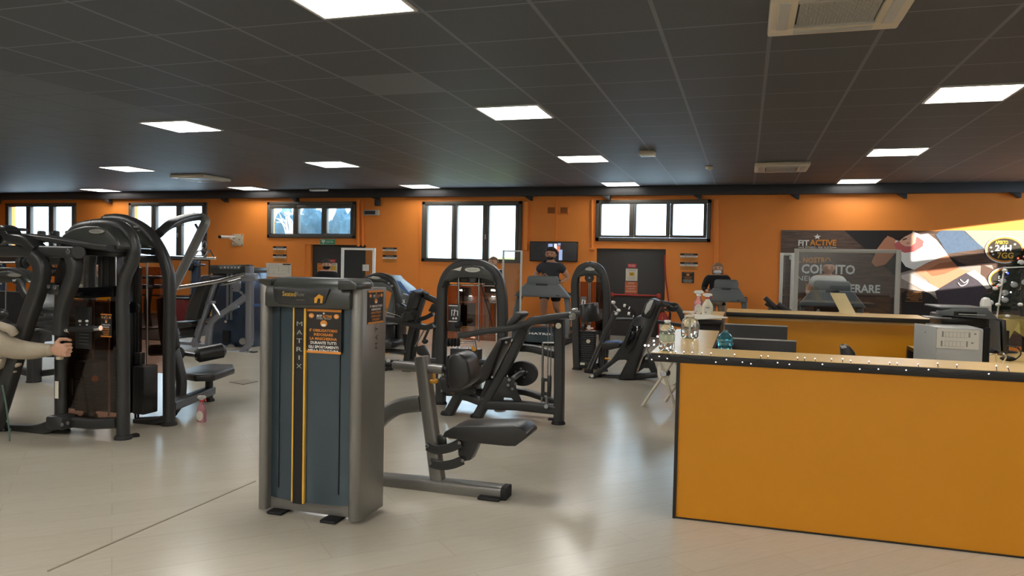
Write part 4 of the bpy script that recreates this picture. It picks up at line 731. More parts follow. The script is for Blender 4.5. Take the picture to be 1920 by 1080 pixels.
MB().prism(L([(743,525),(750,527),(762,542),(768,548),(792,543),(792,549),(768,554),(752,540)], YT-.36), (0,.06,0), .012).build('handrail', 'blue', T)  # sky reflection painted in: handrails coloured blue
MB().prism(L([(766,546),(791,541),(793,548),(768,554)], YT), (0,.06,0), .012).build('handrail', 'blue', T)
MB().sq([V(762,552,YT-.3), V(752,590,YT-.3), V(740,640,YT-.3)], u(6), .05, False).build('upright', 'grey', T); MB().sq([V(742,545,YT+.3), V(732,590,YT+.3), V(720,640,YT+.3)], u(6), .05, False).build('upright', 'grey', T)
lt = MB()
for i in (-1, 1): lt.tube([V(757-i*2,562,YT-.36), V(757+i*2,568,YT-.36)], .008, n=6)
lt.build('emblem', 'wht', T)
dk = V(700,640,YT).x; MB().bx(dk-1.0, dk+.5, YT-.4, YT+.4, .03, .17, .03).build('deck', 'satin', T); MB().bx(dk-.9, dk+.2, YT-.28, YT+.28, .168, .178).build('belt', 'rubber', T); MB().bx(dk-1.0, dk+.5, YT-.4, YT+.4, 0, .04, .01).build('deck_base', 'rubber', T)
# ------------------------------------------------------------------ treadmills facing the camera
def treadmill(label, cx, y0, z0, w_, cons, dz=.17, hood=True):
    """cx centre, y0 front of the deck, console pixel-free sizes: w_ width, z0 console bottom"""
    T = thing('treadmill', label, 'treadmill', (cx, y0+.9, 0), 'treadmills facing the room')
    MB().bx(cx-w_*.42, cx+w_*.42, y0+.3, y0+2.0, .04, dz, .03).build('deck', 'satin', T); MB().bx(cx-w_*.3, cx+w_*.3, y0+.35, y0+1.95, dz-.002, dz+.008).build('belt', 'rubber', T)
    hz = .32; MB().prism([(cx, y0+y, z) for y, z in ((0,.05),(0,.2),(.08,hz-.03),(.3,hz),(.5,dz),(.5,.05))], (w_*.86,0,0), .02).build('motor_hood', 'shroud', T)
    lt = MB(); text_mb(lt, 'MATRIX', (cx+.08, y0-.004, .2), .42*w_, .035, bold=True); lt.build('lettering', 'wht', T)
    for s in (-1, 1): MB().bx(cx+s*w_*.4-.05, cx+s*w_*.4+.05, y0+.02, y0+1.9, 0, .05, .01).build('base_foot', 'rubber', T)
    z1 = z0; zt = z0+cons
    for s in (-1, 1):
        MB().sq([(cx+s*w_*.44, y0+.25, .12), (cx+s*w_*.46, y0+.33, z1*.6), (cx+s*w_*.40, y0+.42, z1+.06)], .045, .05).build('upright', 'grey', T)
        MB().sq([(cx+s*w_*.42, y0+.4, z1+.06), (cx+s*w_*.45, y0+.7, z1+.05), (cx+s*w_*.45, y0+1.0, z1)], .03, .03, ref=(0,0,1)).build('handrail', 'satin', T)
    Y = y0+.36; P = lambda x, z: (cx+x*w_, Y, z1+z*cons)
    MB().prism([P(-.5,0), P(.5,0), P(.44,.18), P(.30,.62), P(-.30,.62), P(-.44,.18)], (0,.16,0), .02).build('console_tray', 'grey', T)
    c = MB().prism([P(-.29,.35), P(.29,.35), P(.27,.9), P(.24,1), P(-.24,1), P(-.27,.9)], (0,.1,0), .025, 3).build('console', 'grey', T)
    MB().prism([P(-.1,.55), P(.1,.55), P(.1,.64), P(-.1,.64)], (0,.17,0), .004).build('rear_badge', 'satin', c); MB().box(P(.28,.1), (.06*w_,.165,.012)).build('vent_slot', 'rubber', T)
    return T
treadmill('treadmill under the running man, console facing the room', V(1017,560,12.4).x, 12.05, V(1017,557,12.4).z, 1.0, .36)
treadmill('treadmill under the woman with the lowered mask', V(1361,560,13.0).x, 12.62, V(1361,566,13.0).z, .70, .37)
treadmill('treadmill under the man in the white shirt', V(1559,560,11.3).x, 10.95, V(1559,575,11.3).z, .88, .36)
# ------------------------------------------------------------------ grey chest press at the back left
YD = 9.25; d = lambda px: S(px, 410, YD)
T = thing('chest_press_machine', 'silver framed chest press with blue-grey tower below the white wall hook', 'gym machine', (-7.2, YD, 0))
YD2 = 9.75
a, b = V(397, 500, YD2), V(470, 656, YD2); zt = a.z
MB().bx(a.x, b.x, YD2, YD2+.4, .0, zt-.06, .02).build('tower_shroud', 'shroud2', T); MB().prism(L([(397,497),(470,496),(474,500),(470,513),(397,513)], YD2-.01), (0,.1,0), .01).bx(a.x, b.x, YD2, YD2+.4, zt-.1, zt, .02).build('tower_head', 'hood', T)
MB().sq(L([(468,499),(468,640)], YD2-.05), d(6), .06, False).build('side_column', 'silver', T)
a, b = V(411, 498, YD2-.08), V(451, 505, YD2-.08); pl = MB().prism(L([(409,498),(453,498),(449,505),(412,505)], YD2-.07), (0,.01,0), .002).build('name_plate', 'grey', T)
ic = MB()
for i in range(6): ic.cyl(V(415+i*6.5,501.5,YD2-.085), V(415+i*6.5,501.5,YD2-.078), .014, 8)
ic.build('plate_icons', 'lgrey', pl)
for x in (425, 432): a, b = V(x, 510, YD2-.015), V(x+3.5, 600, YD2-.015); MB().bx(a.x, b.x, YD2-.02, YD2-.005, b.z, a.z).build('shroud_stripe', 'silver', T)
MB().bx(V(402,512,YD2).x, V(423,512,YD2).x, YD2-.012, YD2-.004, V(410,522,YD2).z, V(410,511,YD2).z).build('notice_plate', 'dark', T)
a, b = V(418, 620, YD2-.02), V(430, 650, YD2-.02); MB().bx(a.x, b.x, YD2-.03, YD2, .06, a.z).build('weight_slot', 'rubber', T); MB().cyl(V(423,603,YD2-.02), V(423,603,YD2-.05), .02).build('selector_pin', 'iv', T)
MB().sq(L([(402,528),(387,575),(366,643)], YD), d(6), .04, False).build('back_post', 'silver', T)
MB().prism(L([(388,518),(393,516),(407,517),(407,521),(396,545),(380,598),(362,600),(358,596),(366,570)], YD), (0,.3,0), .02, 3).build('back_pad', 'vinyl', T)
MB().sq(L([(330,540),(370,534),(410,527),(458,514)], YD-.2), d(3.5), .025).build('press_arm', 'chrome', T); MB().sq(L([(398,535),(430,530),(458,522)], YD+.1), d(3.5), .025).build('press_arm', 'chrome', T)
MB().prism(L([(456,512),(481,513),(484,524),(480,527),(458,527),(454,520)], YD-.12), (0,.1,0), .008).build('arm_yoke', 'silver', T)
MB().prism(L([(436,530),(450,527),(450,540),(446,547),(438,546)], YD), (0,.05,0), .006).build('pulley_housing', 'silver', T); MB().cyl(V(448,545,YD-.04), V(461,556,YD-.04), d(2.2)).build('damper', 'chrome', T); MB().cyl(V(436,540,YD-.04), V(444,592,YD2-.05), .005).build('cable', 'rubber', T)
MB().sq(L([(462,556),(430,580),(405,597),(395,610),(390,648)], YD), d(5.5), .04).build('lower_frame', 'silver', T); MB().cyl(V(396,566,YD-.03), V(413,592,YD-.03), d(2.6)).build('damper', 'chrome', T); MB().prism(L([(404,590),(416,588),(420,594),(404,600)], YD-.02), (0,.05,0), .004).build('bracket', 'silver', T); MB().prism(L([(384,565),(402,564),(403,569),(385,571)], YD-.02), (0,.06,0), .004).build('bracket', 'silver', T)
MB().prism(L([(433,574),(446,570),(448,577),(434,583)], YD-.02), (0,.05,0), .006).build('adjust_plate', 'silver', T)
MB().sq(L([(468,500),(468,645),(454,660)], YD), d(6), .04, False).build('front_column', 'silver', T); MB().sq(L([(424,660),(478,662)], YD), d(3.5), .04, False).build('front_foot_rail', 'silver', T); MB().box(V(476,662,YD), (.08,.09,.05), .01).build('rail_end_cap', 'rubber', T)
MB().sq(L([(322,641),(360,644),(392,648)], YD), d(3.5), .04, False).build('base_rail', 'silver', T); MB().prism(L([(360,641),(366,636),(372,637),(378,650),(364,651)], YD-.02), (0,.07,0), .006).build('base_bracket', 'silver', T)
MB().prism(L([(331,605),(338,602),(365,602),(373,606),(371,612),(345,615),(333,611)], YD), (0,.3,0), .016, 3).build('seat', 'vinyl', T); MB().prism(L([(338,614),(366,612),(367,630),(342,629)], YD), (0,.08,0), .006).build('seat_bracket', 'satin', T); MB().prism(L([(338,626),(366,626),(370,632),(345,632)], YD), (0,.1,0), .004).build('seat_plate', 'satin', T)
for x, r_ in ((433,8),(455,7)): MB().cyl(V(x,652 if x<440 else 640,YD2-.12), V(x,652 if x<440 else 640,YD2-.05), d(r_), 18).build('roller', 'gun', T)
MB().sq(L([(472,573),(500,571)], YD2), d(3), .04, False).build('far_handle', 'blue', T)
W = thing('wall_hook', 'white steel plate with an arm fixed on the wall above the chest press', 'wall hook', V(447,462,YW-.02)); a, b = V(436,439,YW), V(456,461,YW)
MB().bx(a.x, b.x, YW-.02, YW-.001, b.z, a.z, .003).build('plate', 'iv', W); MB().cyl(V(412,444,YW-.5), V(440,445,YW-.02), .035, 8).build('arm', 'white', W); MB().cyl(V(432,447,YW-.3), V(446,459,YW-.02), .022, 8).build('brace', 'iv', W); MB().cyl(V(411,444,YW-.52), V(413,444,YW-.49), .037, 8).build('end_cap', 'rubber', W)
b = MB(); bolts(b, L([(438,441),(454,441),(438,459),(454,459),(449,449)], YW-.021), .02); b.build('bolts', 'steel', W)
# ------------------------------------------------------------------ machines and racks at the far left
YB2 = 6.1; e = lambda px: S(px, 40, YB2)
T = thing('hip_machine', 'black arch-topped machine half hidden behind the pec press arms', 'gym machine', (-7.0, YB2, 0))
MB().sq(L([(-60,720),(-58,580),(-45,535),(-10,512),(25,507),(55,516),(75,540),(84,580),(86,640)], YB2+.3), e(6), .06).build('arch_frame', 'black', T)
hd = MB().prism(L([(-40,535),(-5,512),(25,507),(50,513),(64,530),(30,529),(-20,531)], YB2+.26), (0,.16,0), .02).build('hood', 'hood', T); MB().lathe([(e(18),0),(e(17),.006)], V(27,516,YB2+.17), (0,-1,0), 20, 1, .2).build('badge_plate', 'badge', hd)
MB().cyl(V(11,530,YB2+.2), V(11,612,YB2+.2), e(1.4)).build('guide_rod', 'steel', T); a, b = V(-30, 545, YB2+.3), V(66, 640, YB2+.3); MB().bx(a.x, b.x, YB2+.34, YB2+.42, b.z, a.z, .02).build('rear_cover', 'rubber', T)
MB().sq(L([(29,526),(36,530),(44,548),(50,556)], YB2), e(5), .03, False).build('lever', 'black', T); MB().box(V(31,526,YB2), (e(9),.06,e(5)), .006).build('lever_cap', 'lgrey', T)
MB().prism(L([(74,556),(80,552),(88,554),(97,566),(102,577),(84,578),(76,572)], YB2+.1), (0,.3,0), .02, 3).build('back_pad', 'grey', T)
MB().cyl(V(70,580,YB2), V(70,580,YB2+.08), e(10), 18).build('pivot_disc', 'satin', T)
for y in (585, 598, 608): MB().sq(L([(58,y),(110,y-2)], YB2+.05), e(4), .05, False).build('cross_beam', 'black', T)
MB().sq(L([(55,619),(84,617),(108,622)], YB2-.05), e(2), .06).build('foot_plate', 'steel', T); MB().prism(L([(68,625),(84,625),(76,650),(60,650)], YB2), (0,.08,0), .01).build('seat_bracket', 'satin', T)
MB().sq(L([(64,720),(65,640)], YB2), e(9.5), .06, False).build('leg', 'black', T); foot(MB(), V(63,722,YB2), e(10)).build('leg_foot', 'rubber', T)
MB().sq(L([(25,690),(64,700),(110,696)], YB2+.1), e(6), .05).build('base_rail', 'black', T); MB().sq(L([(-40,610),(0,603),(20,612),(40,614)], YB2), e(6), .05).build('press_arm', 'black', T); MB().ell(V(-4,590,YB2-.2), (e(16),.1,e(12))).build('roller_pad', 'vinyl', T)
MB().cyl(V(88,663,YB2), V(100,663,YB2), e(7), 14).build('roller', 'satin', T)
# power rack
YR_ = 9.4; f_ = lambda px: S(px, 60, YR_)
T = thing('power_rack', 'dark power rack with slotted blue uprights at the far left', 'power rack', (V(60,600,YR_).x, YR_, 0))
for x, y in ((2,700),(39,690)):
    for dy in (0, .9):
        p = V(x, 470, YR_+dy); MB().bx(p.x-.05, p.x+.05, YR_+dy-.05, YR_+dy+.05, 0, p.z+.1, .006).build('upright', 'shroud2', T)
        MB().bx(p.x-.1, p.x+.1, YR_+dy-.12, YR_+dy+.12, 0, .02).build('foot_plate', 'rubber', T)
sl = MB()
for x in (2, 39):
    for i in range(9): sl.box(V(x, 484+i*6, YR_-.055), (.03,.006,.02))
sl.build('slots', 'lgrey', T)
p0, p1 = V(-40,478,YR_), V(128,478,YR_); MB().bx(p0.x, p1.x, YR_-.07, YR_+.03, p0.z-.13, p0.z+.02, .01).build('top_beam', 'satin', T); sl = MB()
for x in (3, 23, 50, 78, 100): sl.box(V(x+6, 472.5, YR_-.075), (.14,.008,.018))
sl.build('beam_slots', 'wht', T); MB().bx(p0.x, p1.x, YR_+.85, YR_+.95, p0.z-.13, p0.z+.02, .01).build('rear_beam', 'satin', T)
for x in (2,39): p = V(x,478,YR_); MB().bx(p.x-.04, p.x+.04, YR_+.05, YR_+.85, p.z-.1, p.z-.01, .006).build('side_beam', 'satin', T)
for x in (78, 104, 130): MB().box(V(x, 444, YR_+.3), (.1,.1,.2), .02).build('pull_up_mount', 'satin', T)
MB().sq([V(60,450,YR_+.3), V(100,452,YR_+.3), V(140,455,YR_+.3)], .03, .05).build('pull_up_bar', 'satin', T); p = V(100,452,YR_+.3)
for x in (62, 138): q_ = V(x,452,YR_+.3); MB().bx(q_.x-.03, q_.x+.03, YR_-.0, YR_+.32, p1.z-.05, q_.z, .006).build('mount_post', 'satin', T)
B = thing('barbell', 'barbell with dark plates resting in the power rack', 'barbell', V(40,500,YR_-.2)); MB().cyl(V(-30,492,YR_-.15), V(72,492,YR_-.15), .018, 10).build('bar', 'chrome', B)
for x in (41, 45, 49): c = V(x,492,YR_-.15); MB().cyl(c-Ve((.018,0,0)), c+Ve((.018,0,0)), .11 if x < 48 else .08, 20).build('plate', 'plate', B)
K = thing('kettlebell_rack', 'rack of dark weights seen between the pec press arms', 'weight rack', (V(95,600,10).x, 10, 0)); p0, p1 = V(84,530,10), V(108,545,10)
MB().bx(p0.x-.2, p1.x+.1, 9.9, 10.2, p1.z-.1, p1.z-.04).bx(p0.x-.2, p1.x+.1, 9.9, 10.2, V(90,515,10).z-.02, V(90,515,10).z).build('shelf', 'satin', K); MB().bx(p0.x-.2, p0.x-.15, 9.95, 10.1, 0, 1.4).bx(p1.x+.06, p1.x+.1, 9.95, 10.1, 0, 1.4).build('frame_post', 'satin', K)
kb = MB(); kb.lathe([(.05,0),(.075,.03),(.07,.09),(.03,.13)], V(88,512,9.97), (0,0,1), 12); 
k0 = None
for i, (x, y, l) in enumerate(((88,514,'upper shelf kettlebell nearest the left arm of the pec press'), (100,514,'upper shelf kettlebell beside the round cam disc'), (90,541,'lower shelf kettlebell under the upper pair'))):
    c = V(x, y, 9.95); c.z = (V(90,515,10).z if i < 2 else p1.z-.04); t = thing('kettlebell', l, 'kettlebell', c, 'kettlebells on the rack'); MB().lathe([(.05,0),(.078,.04),(.07,.1),(.035,.13)], c, (0,0,1), 14).build('weight', 'plate', t); MB().tube([c+Ve((-.035,0,.12)), c+Ve((-.04,0,.17)), c+Ve((.04,0,.17)), c+Ve((.035,0,.12))], .013).build('handle', 'steel', t)
# mirror on the wall with a squat rack before it
a, b = V(240, 486, YW), V(392, 556, YW); T = thing('wall_mirror', 'long wall mirror below the second window from the left', 'mirror', ((a.x+b.x)/2, YW-.02, b.z))
MB().bx(a.x, b.x, YW-.02, YW-.013, b.z, a.z).build('glass', 'mirror', T); MB().bx(a.x-.03, b.x+.03, YW-.025, YW-.012, b.z-.04, b.z).bx(a.x-.03, b.x+.03, YW-.025, YW-.012, a.z, a.z+.03).bx(b.x, b.x+.03, YW-.025, YW-.012, b.z, a.z).build('frame', 'walldk', T)
YQ = 12.6; T = thing('squat_stand', 'blue-grey squat stand before the mirror beside the chest press', 'squat rack', (V(368,560,YQ).x, YQ, 0)); p = V(368,489,YQ)
MB().bx(p.x-.07, p.x+.07, YQ-.05, YQ+.05, 0, p.z, .006).build('upright', 'shroud2', T); MB().box((p.x, YQ, .02), (.5,.6,.04), .006).build('base', 'satin', T); MB().cyl(V(359,489,YQ), V(358,552,YQ), .02).build('pole', 'chrome', T); c = V(358,552,YQ); MB().cyl((c.x,c.y,0), c, .03).box((c.x+.1, YQ, .045), (.4,.2,.01)).build('pole_base', 'satin', T)
B = thing('barbell', 'barbell with a round plate on the squat stand by the mirror', 'barbell', V(368,498,YQ-.1)); MB().cyl(V(346,497,YQ-.08), V(386,497,YQ-.08), .02).build('bar', 'chrome', B); c = V(357,498,YQ-.08); MB().cyl(c-Ve((.03,0,0)), c+Ve((.03,0,0)), .1, 18).cyl(c-Ve((.0,.06,0)), c+Ve((.0,.0,0)), .09, 18).build('plate', 'plate', B)
T = thing('step_box', 'dark red box standing before the mirror', 'box', (V(345,560,12.9).x, 12.9, 0)); a = V(345,530,12.9); MB().bx(a.x-.12, a.x+.1, 12.8, 13.1, 0, a.z-.34, .01).build('body', mat('dark_red_box', (118,40,38), .5), T); MB().bx(a.x-.14, a.x+.12, 12.78, 13.12, a.z-.34, a.z-.31, .01).build('lid', 'dark', T)
T = thing('weight_bench', 'blue-topped bench seen through the lat pulldown frame', 'bench', (V(285,600,11.5).x, 11.5, 0)); a, b = V(276,517,11.5), V(300,523,11.5)
MB().bx(a.x, b.x, 11.3, 11.7, b.z, a.z, .02).build('back_pad', 'shroud2', T); MB().bx(a.x, b.x, 11.2, 11.6, V(285,541,11.5).z, V(285,533,11.5).z, .02).build('seat', 'shroud2', T); MB().sq([(a.x+.1, 11.5, a.z), (a.x, 11.5, .4), (a.x+.05, 11.5, .02)], .05).build('post', 'satin', T); MB().box((a.x+.1, 11.5, .02), (.5,.6,.04), .01).build('base', 'satin', T)
# ================================================================== NOTICES, TV, POSTER ON THE BACK WALL
YN = YW-.012
def rule(quad, label, two):
    l = [(.5,.13,.5,.1,'FITACTIVE','wht'), (.5,.38,.8,.12,'E\' OBBLIGATORIO','dark'), (.5,.62,.6,.1,two[0],'dark'), (.5,.78,.75,.1,two[1],'dark'), (.5,.92,.6,.08,two[2],'dark')]
    return board('wall_notice', label, 'notice', quad, YN, 'orange', [(0,0,1,.26,'dark'), (0,.28,1,.5,'wht')], l, .01, 'small rule notices on the orange wall')
rule((512,461.5,537,475.5), 'upper of two rule notices left of the exit door', ('MANTENERE','LA DISTANZA','DI SICUREZZA')); rule((512,476.5,537,491), 'lower of two rule notices left of the exit door', ('IGIENIZZARE','LE MANI','SPESSO'))
rule((717.5,464,744,477), 'upper of two rule notices right of the exit door', ('MANTENERE','LA DISTANZA','DI SICUREZZA')); rule((717.5,478,744,492.5), 'lower of two rule notices right of the exit door', ('IGIENIZZARE','LE MANI','SPESSO'))
rule((1275.5,475,1308,490), 'top rule notice right of the fire door', ('MANTENERE','LA DISTANZA','DI SICUREZZA')); rule((1275.5,491,1308,507), 'middle rule notice right of the fire door', ('IGIENIZZARE','GLI ATTREZZI','DOPO L\'USO'))
t = board('wall_notice', 'small black square notice lowest right of the fire door', 'notice', (1278.5,510,1301,531), YN, 'dark', [(.38,.14,.62,.34,'orange')], [(.5,.07,.6,.06,'FITACTIVE','orange'), (.5,.45,.7,.09,'E\' OBBLIGATORIO','orange'), (.5,.58,.5,.08,'INDOSSARE','orange'), (.5,.71,.7,.08,'DURANTE TUTTI','wht'), (.5,.82,.8,.08,'GLI SPOSTAMENTI','wht'), (.5,.92,.6,.06,'IN STRUTTURA','wht')], .01)
board('evacuation_plan', 'white floor plan sheet on the wall left of the exit door', 'plan', (499,493,546,520), YN, 'paper', [(.66,.04,.97,.12,'dark'), (.1,.3,.5,.31,'print'), (.1,.3,.11,.8,'print'), (.1,.79,.75,.8,'print'), (.5,.2,.51,.6,'print'), (.5,.2,.9,.21,'print'), (.9,.2,.91,.7,'print'), (.3,.55,.31,.8,'print'), (.6,.5,.9,.51,'print')], [(.3,.15,.35,.06,'PIANO DI EVACUAZIONE','print')], .006)
board('exit_sign', 'green emergency exit sign above the dark exit door', 'sign', (600.5,448,627,459), YN-.02, 'green', [(.0,.0,1,.06,'wht'), (.0,.94,1,1,'wht'), (.1,.2,.34,.55,'wht'), (.17,.6,.27,.8,'wht')], [(.68,.5,.5,.36,'USCITA','wht')], .02)
YD1 = YW+.085; YD2_ = YW+.015
board('door_notice', 'orange notice on the exit door beside the masked man', 'notice', (595,493.5,610,512), YD1, 'orange', [(.1,.1,.9,.16,'redp')], [(.5,.5,.7,.2,'AVVISO','redp')], .008)
board('door_notice', 'white and yellow notice on the exit door right of the masked man', 'notice', (618,493,632,513), YD1, 'paper', [(.15,.25,.85,.7,'yellow')], [(.5,.12,.7,.1,'ATTENZIONE','dark')], .008)
board('door_notice', 'small red label on the exit door above the masked man', 'notice', (616.5,486,629,492.5), YD1, 'redp', [], [(.5,.5,.7,.3,'APERTO','wht')], .008)
board('door_notice', 'small red label on the fire door above the camera notice', 'notice', (1177,494.5,1193,502), YD2_, 'redp', [], [(.5,.35,.8,.22,'PORTA ALLARMATA','wht'), (.5,.7,.7,.2,'NON APRIRE','wht')], .008)
board('door_notice', 'white notice with a yellow camera square on the fire door', 'notice', (1173.5,503,1195,527), YD2_, 'paper', [(.0,0,1,.04,'print'), (.3,.3,.75,.62,'yellow'), (.42,.42,.62,.5,'dark')], [(.5,.16,.7,.09,'ATTENZIONE','dark'), (.5,.75,.8,.07,'AREA VIDEOSORVEGLIATA','print'), (.5,.87,.6,.06,'REGISTRAZIONE','print')], .008)
board('door_notice', 'orange notice on the fire door just above its push bar', 'notice', (1172,528,1195,551), YD2_, mat('orange_sheet', (206,106,60), .6), [], [(.5,.12,.5,.1,'AVVISO','wht'), (.5,.38,.8,.1,'LASCIARE LIBERA','wht'), (.5,.58,.6,.1,'L\'USCITA','wht'), (.5,.8,.85,.1,'DI EMERGENZA','wht')], .008)
a, b = V(995.5,452.5,YW), V(1084,491,YW); T = thing('television', 'black flat television on the wall above the running man', 'television', ((a.x+b.x)/2, YW-.08, b.z))
MB().bx(a.x, b.x, YW-.08, YW-.02, b.z, a.z, .008).build('body', 'gloss', T); MB().bx(a.x+.012, b.x-.012, YW-.083, YW-.079, b.z+.012, a.z-.012).build('screen', 'screen', T); MB().bx((a.x+b.x)/2-.2, (a.x+b.x)/2+.2, YW-.03, YW-.001, b.z+.1, a.z-.1).build('wall_mount', 'satin', T)
pic = dict(lcd=mat('screen_light', (150,170,215), .3, emit=.9), lor=mat('screen_orange', (226,120,80), .3, emit=.8), lwh=mat('screen_white', (240,240,250), .3, emit=1.0), ldk=mat('screen_dark', (40,34,60), .3, emit=.2))
M.update(pic)
for nm, r_, m in (('picture',(1027,456,1051,476),'ldk'),('picture_block',(1028,457,1036,471),'lcd'),('picture_block',(1030,463,1036,471),'lor'),('picture_block',(1039,457,1044,470),'lwh'),('picture_block',(1044,461,1050,472),'lor'),('picture_block',(1048,468,1054,488),'lcd'),('picture_block',(1046,456,1051,460),'lcd')):
    a, b = V(r_[0],r_[1],YW-.085), V(r_[2],r_[3],YW-.085); y = .0835 if nm == 'picture' else .0845+random.uniform(0,.0006); MB().bx(a.x, b.x, YW-y-.0008, YW-y+.001, b.z, a.z).build(nm, m, T)
# the big poster
ax, bx_ = V(1465,431,YW).x, 5.6; zt, zb = V(1465,431.5,YW).z, V(1700,640,YW).z
T = thing('wall_poster', 'huge brown poster with white and orange slogan and a reclining woman', 'poster', ((ax+bx_)/2, YW-.02, zb)); YP_ = YW-.022
MB().bx(ax, bx_, YW-.02, YW-.002, zb, zt).build('panel', 'pwood', T)
cnt = [0]
def flat(px, m, name='print'):
    cnt[0] += 1; y = YP_-.0005*cnt[0]
    return MB().prism([V(x, y_, y) for x, y_ in px], (0,.0004,0)).build(name, m, T)
def pm(n_, c, **k): M[n_] = mat(n_, c, k.pop('r', .4), **k); return n_
flat([(1583,432),(1690,432),(1920,556),(1920,600),(1770,600)], pm('poster_black', (30,27,30)), 'print_mat')
flat([(1688,512),(1720,503),(1860,497),(1900,600),(1765,575),(1740,548),(1688,540)], pm('poster_grey', (150,138,130), noise=.1), 'print_floor')
flat([(1690,548),(1742,549),(1770,572),(1768,600),(1690,600)], 'poster_black', 'print_mat')
flat([(1808,432),(1990,432),(1990,530),(1920,505),(1846,468)], pm('poster_plank', (176,152,136), noise=.12), 'print_floor')
flat([(1840,495),(1990,560),(1990,640),(1830,640)], pm('poster_dark_wood', (92,66,54), noise=.15), 'print_floor')
flat([(1754,440),(1764,432),(1806,432),(1826,450),(1846,466),(1776,476),(1766,458)], pm('poster_denim', (78,96,120), noise=.25), 'print_cloth')
flat([(1640,478),(1645,466),(1660,446),(1668,448),(1676,455),(1684,462),(1676,478),(1660,496),(1642,500),(1634,492)], pm('poster_skin', (188,128,98), noise=.08), 'print_arm')
flat([(1660,448),(1664,442),(1676,447),(1686,452),(1690,458),(1680,462),(1670,458)], 'poster_skin', 'print_hand')
flat([(1712,506),(1776,476),(1786,490),(1800,504),(1816,508),(1790,524),(1766,546),(1752,542),(1738,524)], 'poster_skin', 'print_torso')
flat([(1736,508),(1760,494),(1786,490),(1798,502),(1770,514),(1748,518)], pm('poster_skin_tan', (160,100,70), noise=.1), 'print_torso')
flat([(1678,452),(1690,444),(1712,434),(1726,440),(1740,438),(1756,450),(1772,470),(1777,478),(1740,492),(1714,506),(1698,500),(1688,486),(1682,470)], pm('poster_white', (232,230,226)), 'print_top')
flat([(1676,458),(1690,448),(1720,444),(1732,452),(1730,462),(1714,472),(1696,474),(1682,468)], pm('poster_rose', (196,98,96)), 'print_towel')
flat([(1684,450),(1700,440),(1714,436),(1718,446),(1716,456),(1708,462),(1698,462),(1690,458)], pm('poster_face', (226,176,150)), 'print_face')
flat([(1658,432),(1712,432),(1710,437),(1696,444),(1686,452),(1680,450),(1670,443)], pm('poster_hair', (40,28,28)), 'print_hair')
flat([(1692,449),(1700,446),(1701,448),(1693,451)], 'poster_hair', 'print_eye'); flat([(1699,456),(1706,454),(1706,456),(1700,458)], 'poster_rose', 'print_lips')
flat([(1690,516),(1706,512),(1770,546),(1760,556),(1738,548),(1690,522)], pm('poster_print_white', (206,196,188)), 'print_lettering_band')
flat([(1753,546),(1790,524),(1818,509),(1830,516),(1846,536),(1860,556),(1866,600),(1772,600),(1760,572)], pm('poster_trousers', (66,58,66), noise=.25), 'print_trousers')
flat([(1812,512),(1826,506),(1846,520),(1858,540),(1850,542),(1834,526)], 'poster_print_white', 'print_waistband')
MB().tube(L([(1800,524),(1808,530),(1815,524),(1812,532),(1802,536),(1796,530)], YP_-.015), .008, n=6).build('print_drawstring', 'poster_white', T)
def ell_px(cx, cy, rx, ry, n=28): return [(cx+rx*math.cos(2*PI*i/n), cy+ry*math.sin(2*PI*i/n)) for i in range(n)]
for (cx, cy, rx, ry) in ((1884,468,37,26), (1890,524,37,24)):
    flat(ell_px(cx, cy, rx, ry), 'poster_white', 'badge_rim'); flat(ell_px(cx, cy, rx-2, ry-2), 'orange', 'badge_ring'); flat(ell_px(cx, cy, rx-5, ry-5), pm('badge_dark', (52,44,32)), 'badge_face')
def words(s_, x0, y0, x1, y1, m, bold=True):
    cnt[0] += 1; y = YP_-.0005*cnt[0]-.001; a, b = V(x0, y0, y), V(x1, y1, y); mb = MB(); text_mb(mb, s_, ((a.x+b.x)/2, y, (a.z+b.z)/2), b.x-a.x, a.z-b.z, bold=bold); return mb.build('lettering', m, T)
words('APERTO', 1866, 451, 1890, 458, 'yellow'); words('24H', 1866, 459, 1896, 471, 'wht'); words('7GG', 1870, 473, 1900, 485, 'yellow'); words('1G', 1872, 517, 1895, 529, 'wht')
for x, y in ((1858,464),(1860,472),(1862,477),(1903,458)): cnt[0] += 1; MB_ = MB(); star(MB_, V(x, y, YP_-.0005*cnt[0]), .022); MB_.build('badge_star', 'wht', T)
cnt[0] += 1; sb = MB(); star(sb, V(1532.5, 444, YP_-.0005*cnt[0]), .052); sb.build('logo_star', 'wht', T)
words('FIT', 1497, 450, 1517, 461, 'wht'); words('ACTIVE', 1518.5, 449, 1568, 461, 'orange'); words('IL FITNESS - PER TUTTI', 1505, 462, 1559, 466, 'wht', False)
flat([(1497,463.6),(1504,463.6),(1504,464.4),(1497,464.4)], 'wht', 'logo_rule'); flat([(1560,463.6),(1568,463.6),(1568,464.4),(1560,464.4)], 'wht', 'logo_rule')
words('"', 1480, 480, 1489, 487, 'wht'); words('IL NOSTRO', 1493, 482, 1557, 493.5, 'orange'); words('COMPITO', 1503, 495, 1603, 515, 'wht'); words('NELLA VITA', 1495, 517, 1585, 528, 'wht', False)
words('NON E\'', 1511, 531, 1549, 543, 'orange'); words('SUPERARE', 1560, 532, 1650, 550, 'wht'); words('GLI ALTRI', 1496, 559, 1542, 567, 'orange'); words('"', 1617, 585, 1629, 591, 'orange')
t = board('black_notice', 'black notice with orange lettering stuck on the poster above the printer', 'notice', (1697,545,1732,568), YW-.06, 'dark', [], [(.5,.1,.7,.09,'PER LA SICUREZZA','orange'), (.5,.27,.8,.1,'SICUREZZA DI','orange'), (.5,.44,.8,.1,'TUTTI LAVATI E','orange'), (.5,.6,.8,.1,'IGIENIZZATI LE','orange'), (.5,.75,.4,.09,'MANI','orange'), (.5,.9,.9,.08,'FREQUENTEMENTE','orange')], .02)
